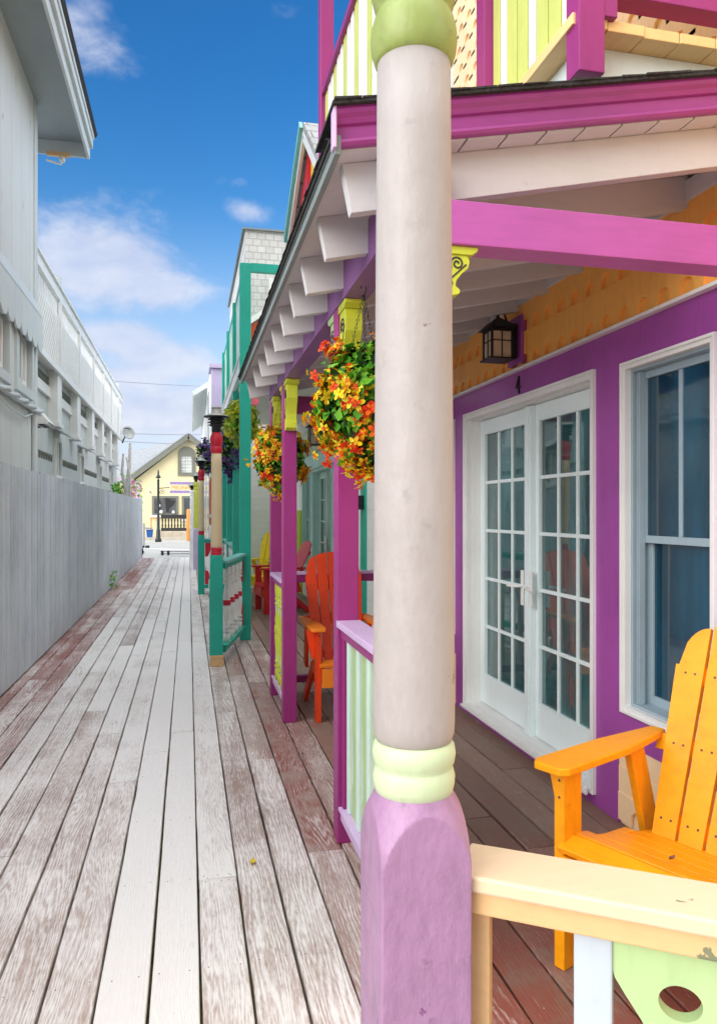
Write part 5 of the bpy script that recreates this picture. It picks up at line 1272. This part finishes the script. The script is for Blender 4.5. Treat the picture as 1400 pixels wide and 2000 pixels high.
lo = bpy.data.objects.new('lettering', me); COL.objects.link(lo); me.materials.clear(); me.materials.append(M['signletter']); lo.parent = t
lo.rotation_euler = (R(90),0,0); lo.location = Vector((sx0+0.07, ly-0.028, 2.61))-t.location

# black balustrade, stone base, timber post, bin and other street things
t = thing('balustrade', 'dark wooden balustrade with pale gaps in front of the yellow house', 'railing', (-0.8,43.0,0.45))
q = MB(); q.box(-1.5,0.35,42.95,43.05,1.10,1.32); q.build('top_rail', M['fabric'], t)
q = MB(); q.box(-1.5,0.35,42.95,43.05,0.40,0.58); q.build('bottom_rail', M['fabric'], t)
for i in range(11): q = MB(); q.lathe([(0.03,0.581),(0.05,0.7),(0.03,0.85),(0.045,1.0),(0.035,1.099)], -1.42+i*0.168, 43.0, 8); q.build('baluster', M['fabric'], t)
t = tag(MB().box(-1.6,1.2,42.7,43.4,0.10,0.399).build('stone_step', M['concrete'], None, 0.02), 'low pale stone base under the dark balustrade', 'wall')
t = tag(MB().lathe([(0.10,0.02),(0.115,0.05),(0.115,1.55),(0.07,1.62)], 0.02, 38.0, 12).build('timber_post', M['orangewood']), 'round orange timber post left of the white lamp column', 'post')
t = thing('recycling_bin', 'small blue bin on the pavement by the yellow house', 'bin', (-2.05,41.9,0.1))
q = MB(); q.prism([(-2.19,0.10),(-1.91,0.10),(-1.87,0.48),(-2.23,0.48)], (0,41.7,0), (1,0,0), (0,0,1), (0,0.3,0)); q.build('body', M['bluebin'], t, 0.01)
q = MB(); q.box(-2.25,-1.85,41.67,42.03,0.4805,0.52); q.build('lid', M['bluebin'], t, 0.01)
t = thing('side_table', 'small orange wooden stand beside the shop window of the yellow house', 'stand', (-1.85,43.6,0.1))
q = MB(); q.box(-2.1,-1.6,43.4,43.8,1.10,1.16); q.build('top', M['orangewood'], t)
for sx in (-2.05,-1.65): q = MB(); q.box(sx-.03,sx+.03,43.45,43.5,0.1,1.0995); q.build('leg', M['orangewood'], t)
t = thing('rolling_gate', 'grey steel gate frame on black wheels standing by the end of the fence', 'gate', (-1.62,32,0))
q = MB(); q.tube([(-1.80,32,0.05),(-1.80,32,1.0)],0.04,8); q.tube([(-1.80,32,0.8),(-1.45,32,0.8)],0.03,8); q.build('frame', M['steel'], t)
for xx in (-1.86,-1.66): q = MB(); q.lathe([(0.07,-0.03),(0.09,0.0),(0.09,0.05),(0.07,0.08)], xx, 32, 12); q.build('wheel', M['black'], t)
t = thing('barrier_bar', 'low steel bar on short black feet lying across the end of the boardwalk', 'barrier', (-0.1,26.6,0))
q = MB(); q.tube([(-0.95,26.6,0.10),(0.45,26.6,0.10)],0.022,8); q.tube([(-0.95,26.6,0.02),(0.45,26.6,0.02)],0.018,8); q.build('bar', M['steel'], t)
for xx in (-0.88,-0.68,0.15,0.38): q = MB(); q.box(xx-.04,xx+.04,26.56,26.64,-0.035,0.125); q.build('foot', M['black'], t)
t = thing('flowering_shrub', 'pink flowering shrub rising behind the far end of the fence', 'shrub', (-2.05,27,0))
q = MB(); q.tube([(-2.05,27,-.4),(-2.0,27,1.2),(-1.95,27,2.0)],0.05,8,0,0.02); q.tube([(-2.02,27,1.0),(-2.25,27,1.9)],0.03,6,0,0.015); q.build('trunk', M['bark'], t)
q = MB()
for i in range(260):
    p = Vector((-2.0+rng.gauss(0,.20), 27+rng.gauss(0,.25), 2.2+rng.gauss(0,.26)))
    if rng.random() < 0.5: leaf(q, p, (rng.gauss(0,1),rng.gauss(-.5,1),rng.gauss(.4,1)), 0.12, 0.06, 'green')
    else: blossom(q, p, (rng.gauss(0,1),rng.gauss(-1,.6),rng.gauss(.3,1)), 0.06, ['pink'])
q.build('crown', M['leaf'], t)
for i, (a, b) in enumerate((((-1.75,21.2,3.62),(9,46,7.2)), ((-1.75,21.2,3.40),(9,46,6.4)), ((-1.80,19.5,4.75),(9,44,9.6)))):
    a = Vector(a); b = Vector(b); q = MB(); pts = []
    for k in range(15):
        s_ = k/14; p = a.lerp(b, s_); p.z -= 0.9*4*s_*(1-s_)*0.35; pts.append(p)
    q.tube(pts, 0.007, 5)
    tag(q.build('overhead_wire', M['cable']), ['upper of the two overhead wires above the yellow house roof', 'lower of the two overhead wires crossing the yellow house gable', 'highest thin overhead wire crossing the sky from the white parapet'][i], 'wire')

# ------------------------------------------------------------------ sky and sun
SUN_EL, SUN_AZ = R(21), R(231)      # azimuth from +Y clockwise: behind the viewer, to the left
w = bpy.data.worlds.new('World'); S.world = w; w.use_nodes = True; nt = w.node_tree
bg = nt.nodes['Background']
sky = nt.nodes.new('ShaderNodeTexSky'); sky.sky_type = 'NISHITA'; sky.sun_disc = False
sky.sun_elevation = SUN_EL; sky.sun_rotation = SUN_AZ; sky.air_density = 1.0; sky.dust_density = 0.6; sky.ozone_density = 2.0
tc = nt.nodes.new('ShaderNodeTexCoord'); D = tc.outputs['Generated']
def dirv(px, py):
    u_, v_ = (px-700)/1450, (1000-py)/1450
    return Vector((math.sin(YAW)+u_*math.cos(YAW), math.cos(YAW)-u_*math.sin(YAW), v_)).normalized()
def blob(px, py, rx, ry):
    c = dirv(px, py); ax = Vector((c.y,-c.x,0)).normalized(); ay = ax.cross(c)
    def dt(v, s_):
        n = nt.nodes.new('ShaderNodeVectorMath'); n.operation = 'DOT_PRODUCT'; nt.links.new(D, n.inputs[0]); n.inputs[1].default_value = v*s_; return n.outputs['Value']
    a = dt(ax, 1450/rx); b_ = dt(ay, 1450/ry); f = dt(c, 1)
    r2 = mth(nt, 'ADD', mth(nt, 'MULTIPLY', a, a), mth(nt, 'MULTIPLY', b_, b_))
    e = mth(nt, 'MULTIPLY', mth(nt, 'POWER', 2.718, mth(nt, 'MULTIPLY', r2, -1.0)), mth(nt, 'GREATER_THAN', f, 0.0))
    return e
blobs = [(205,515,150,80,1.0),(310,560,80,48,0.9),(150,480,70,40,0.6),(250,665,90,40,1.0),(310,705,110,50,0.9),(240,740,130,40,0.8),(485,410,48,26,0.55),(470,355,40,16,0.35),(165,30,70,60,0.5),(330,800,260,60,0.9),(500,600,60,90,0.25)]
tot = None
for px, py, rx, ry, s_ in blobs:
    e = mth(nt, 'MULTIPLY', blob(px, py, rx, ry), s_)
    tot = e if tot is None else mth(nt, 'MAXIMUM', tot, e)
mp = nt.nodes.new('ShaderNodeMapping'); mp.inputs['Scale'].default_value = (1,1,1.7); nt.links.new(D, mp.inputs['Vector'])
cn = noise(nt, mp.outputs[0], 9.0, 8, 0.58, 0.3); cn2 = noise(nt, mp.outputs[0], 2.4, 5, 0.55)
cl = sm(nt, mth(nt, 'ADD', mth(nt, 'MULTIPLY', tot, 0.90), mth(nt, 'MULTIPLY', mth(nt, 'SUBTRACT', cn, 0.5), 1.15)), 0.16, 0.66)
# bright unseen overcast shaped to fill the alley; a blue gap over its end
sp = N(nt, 'ShaderNodeSeparateXYZ'); nt.links.new(D, sp.inputs[0]); Z = sp.outputs[2]
gap = blob(420, 180, 1350, 900)
over = mth(nt, 'MULTIPLY', mth(nt, 'SUBTRACT', 1.0, sm(nt, gap, 0.12, 0.42)), sm(nt, cn2, 0.18, 0.42))
hor = mth(nt, 'SUBTRACT', 1.0, sm(nt, Z, 0.02, 0.40))
top = sm(nt, Z, 0.12, 0.56)
tint = mixc(nt, top, (SKYH[0],SKYH[1],SKYH[2],1), (SKYT[0],SKYT[1],SKYT[2],1))
sk = mixc(nt, 1.0, sky.outputs[0], tint, 'MULTIPLY')
sk = mixc(nt, mth(nt, 'MULTIPLY', hor, 0.88), sk, (CLD[0],CLD[1],CLD[2],1))
shade = ramp(nt, cn, [(0.35, (CLD[0]*0.78,CLD[1]*0.82,CLD[2]*0.92)), (0.62, (CLD[0]*1.06,CLD[1]*1.05,CLD[2]*1.02))])
fin = mixc(nt, mth(nt, 'MULTIPLY', cl, 0.80), sk, shade)
thick = sm(nt, mth(nt, 'MULTIPLY', sp.outputs[1], -1.0), 0.0, 0.85)      # unseen sky behind the viewer dimmed, so near faces stay darker
oc = mixc(nt, mth(nt, 'MULTIPLY', thick, BACK), (OVC[0],OVC[1],OVC[2],1), (0.5,0.52,0.55,1))
fin = mixc(nt, over, fin, oc)
nt.links.new(fin, bg.inputs['Color']); bg.inputs['Strength'].default_value = SKYS
sun = bpy.data.lights.new('sun', 'SUN'); so = bpy.data.objects.new('sun', sun); COL.objects.link(so)
sun.energy = SUNE; sun.angle = R(40); sun.color = (1.0, 0.97, 0.93)
sd_ = Vector((math.sin(SUN_AZ)*math.cos(SUN_EL), math.cos(SUN_AZ)*math.cos(SUN_EL), math.sin(SUN_EL)))
so.rotation_euler = (-sd_).to_track_quat('-Z', 'Y').to_euler(); so.location = (-6,-8,14)
S.view_settings.view_transform = 'Standard'; S.view_settings.look = 'None'; S.view_settings.gamma = 1; S.view_settings.exposure = EXPO
try: S.view_settings.use_curve_mapping = False
except Exception: pass
S.cycles.max_bounces = 10; S.cycles.diffuse_bounces = 6; S.cycles.glossy_bounces = 4

GROUPS = {'lamp_column': 'lamp columns along the boardwalk edge', 'hanging_flower_basket': 'flower baskets hanging along the porches', 'garden_chair': 'slatted garden chairs on the porches',
          'porch_railing': 'porch railings', 'balcony_railing': 'balcony railings', 'wall_lantern': 'black wall lanterns', 'overhead_wire': 'overhead wires'}
for o in bpy.data.objects:
    if o.parent is None and o.name.split('.')[0] in GROUPS: o['group'] = GROUPS[o.name.split('.')[0]]
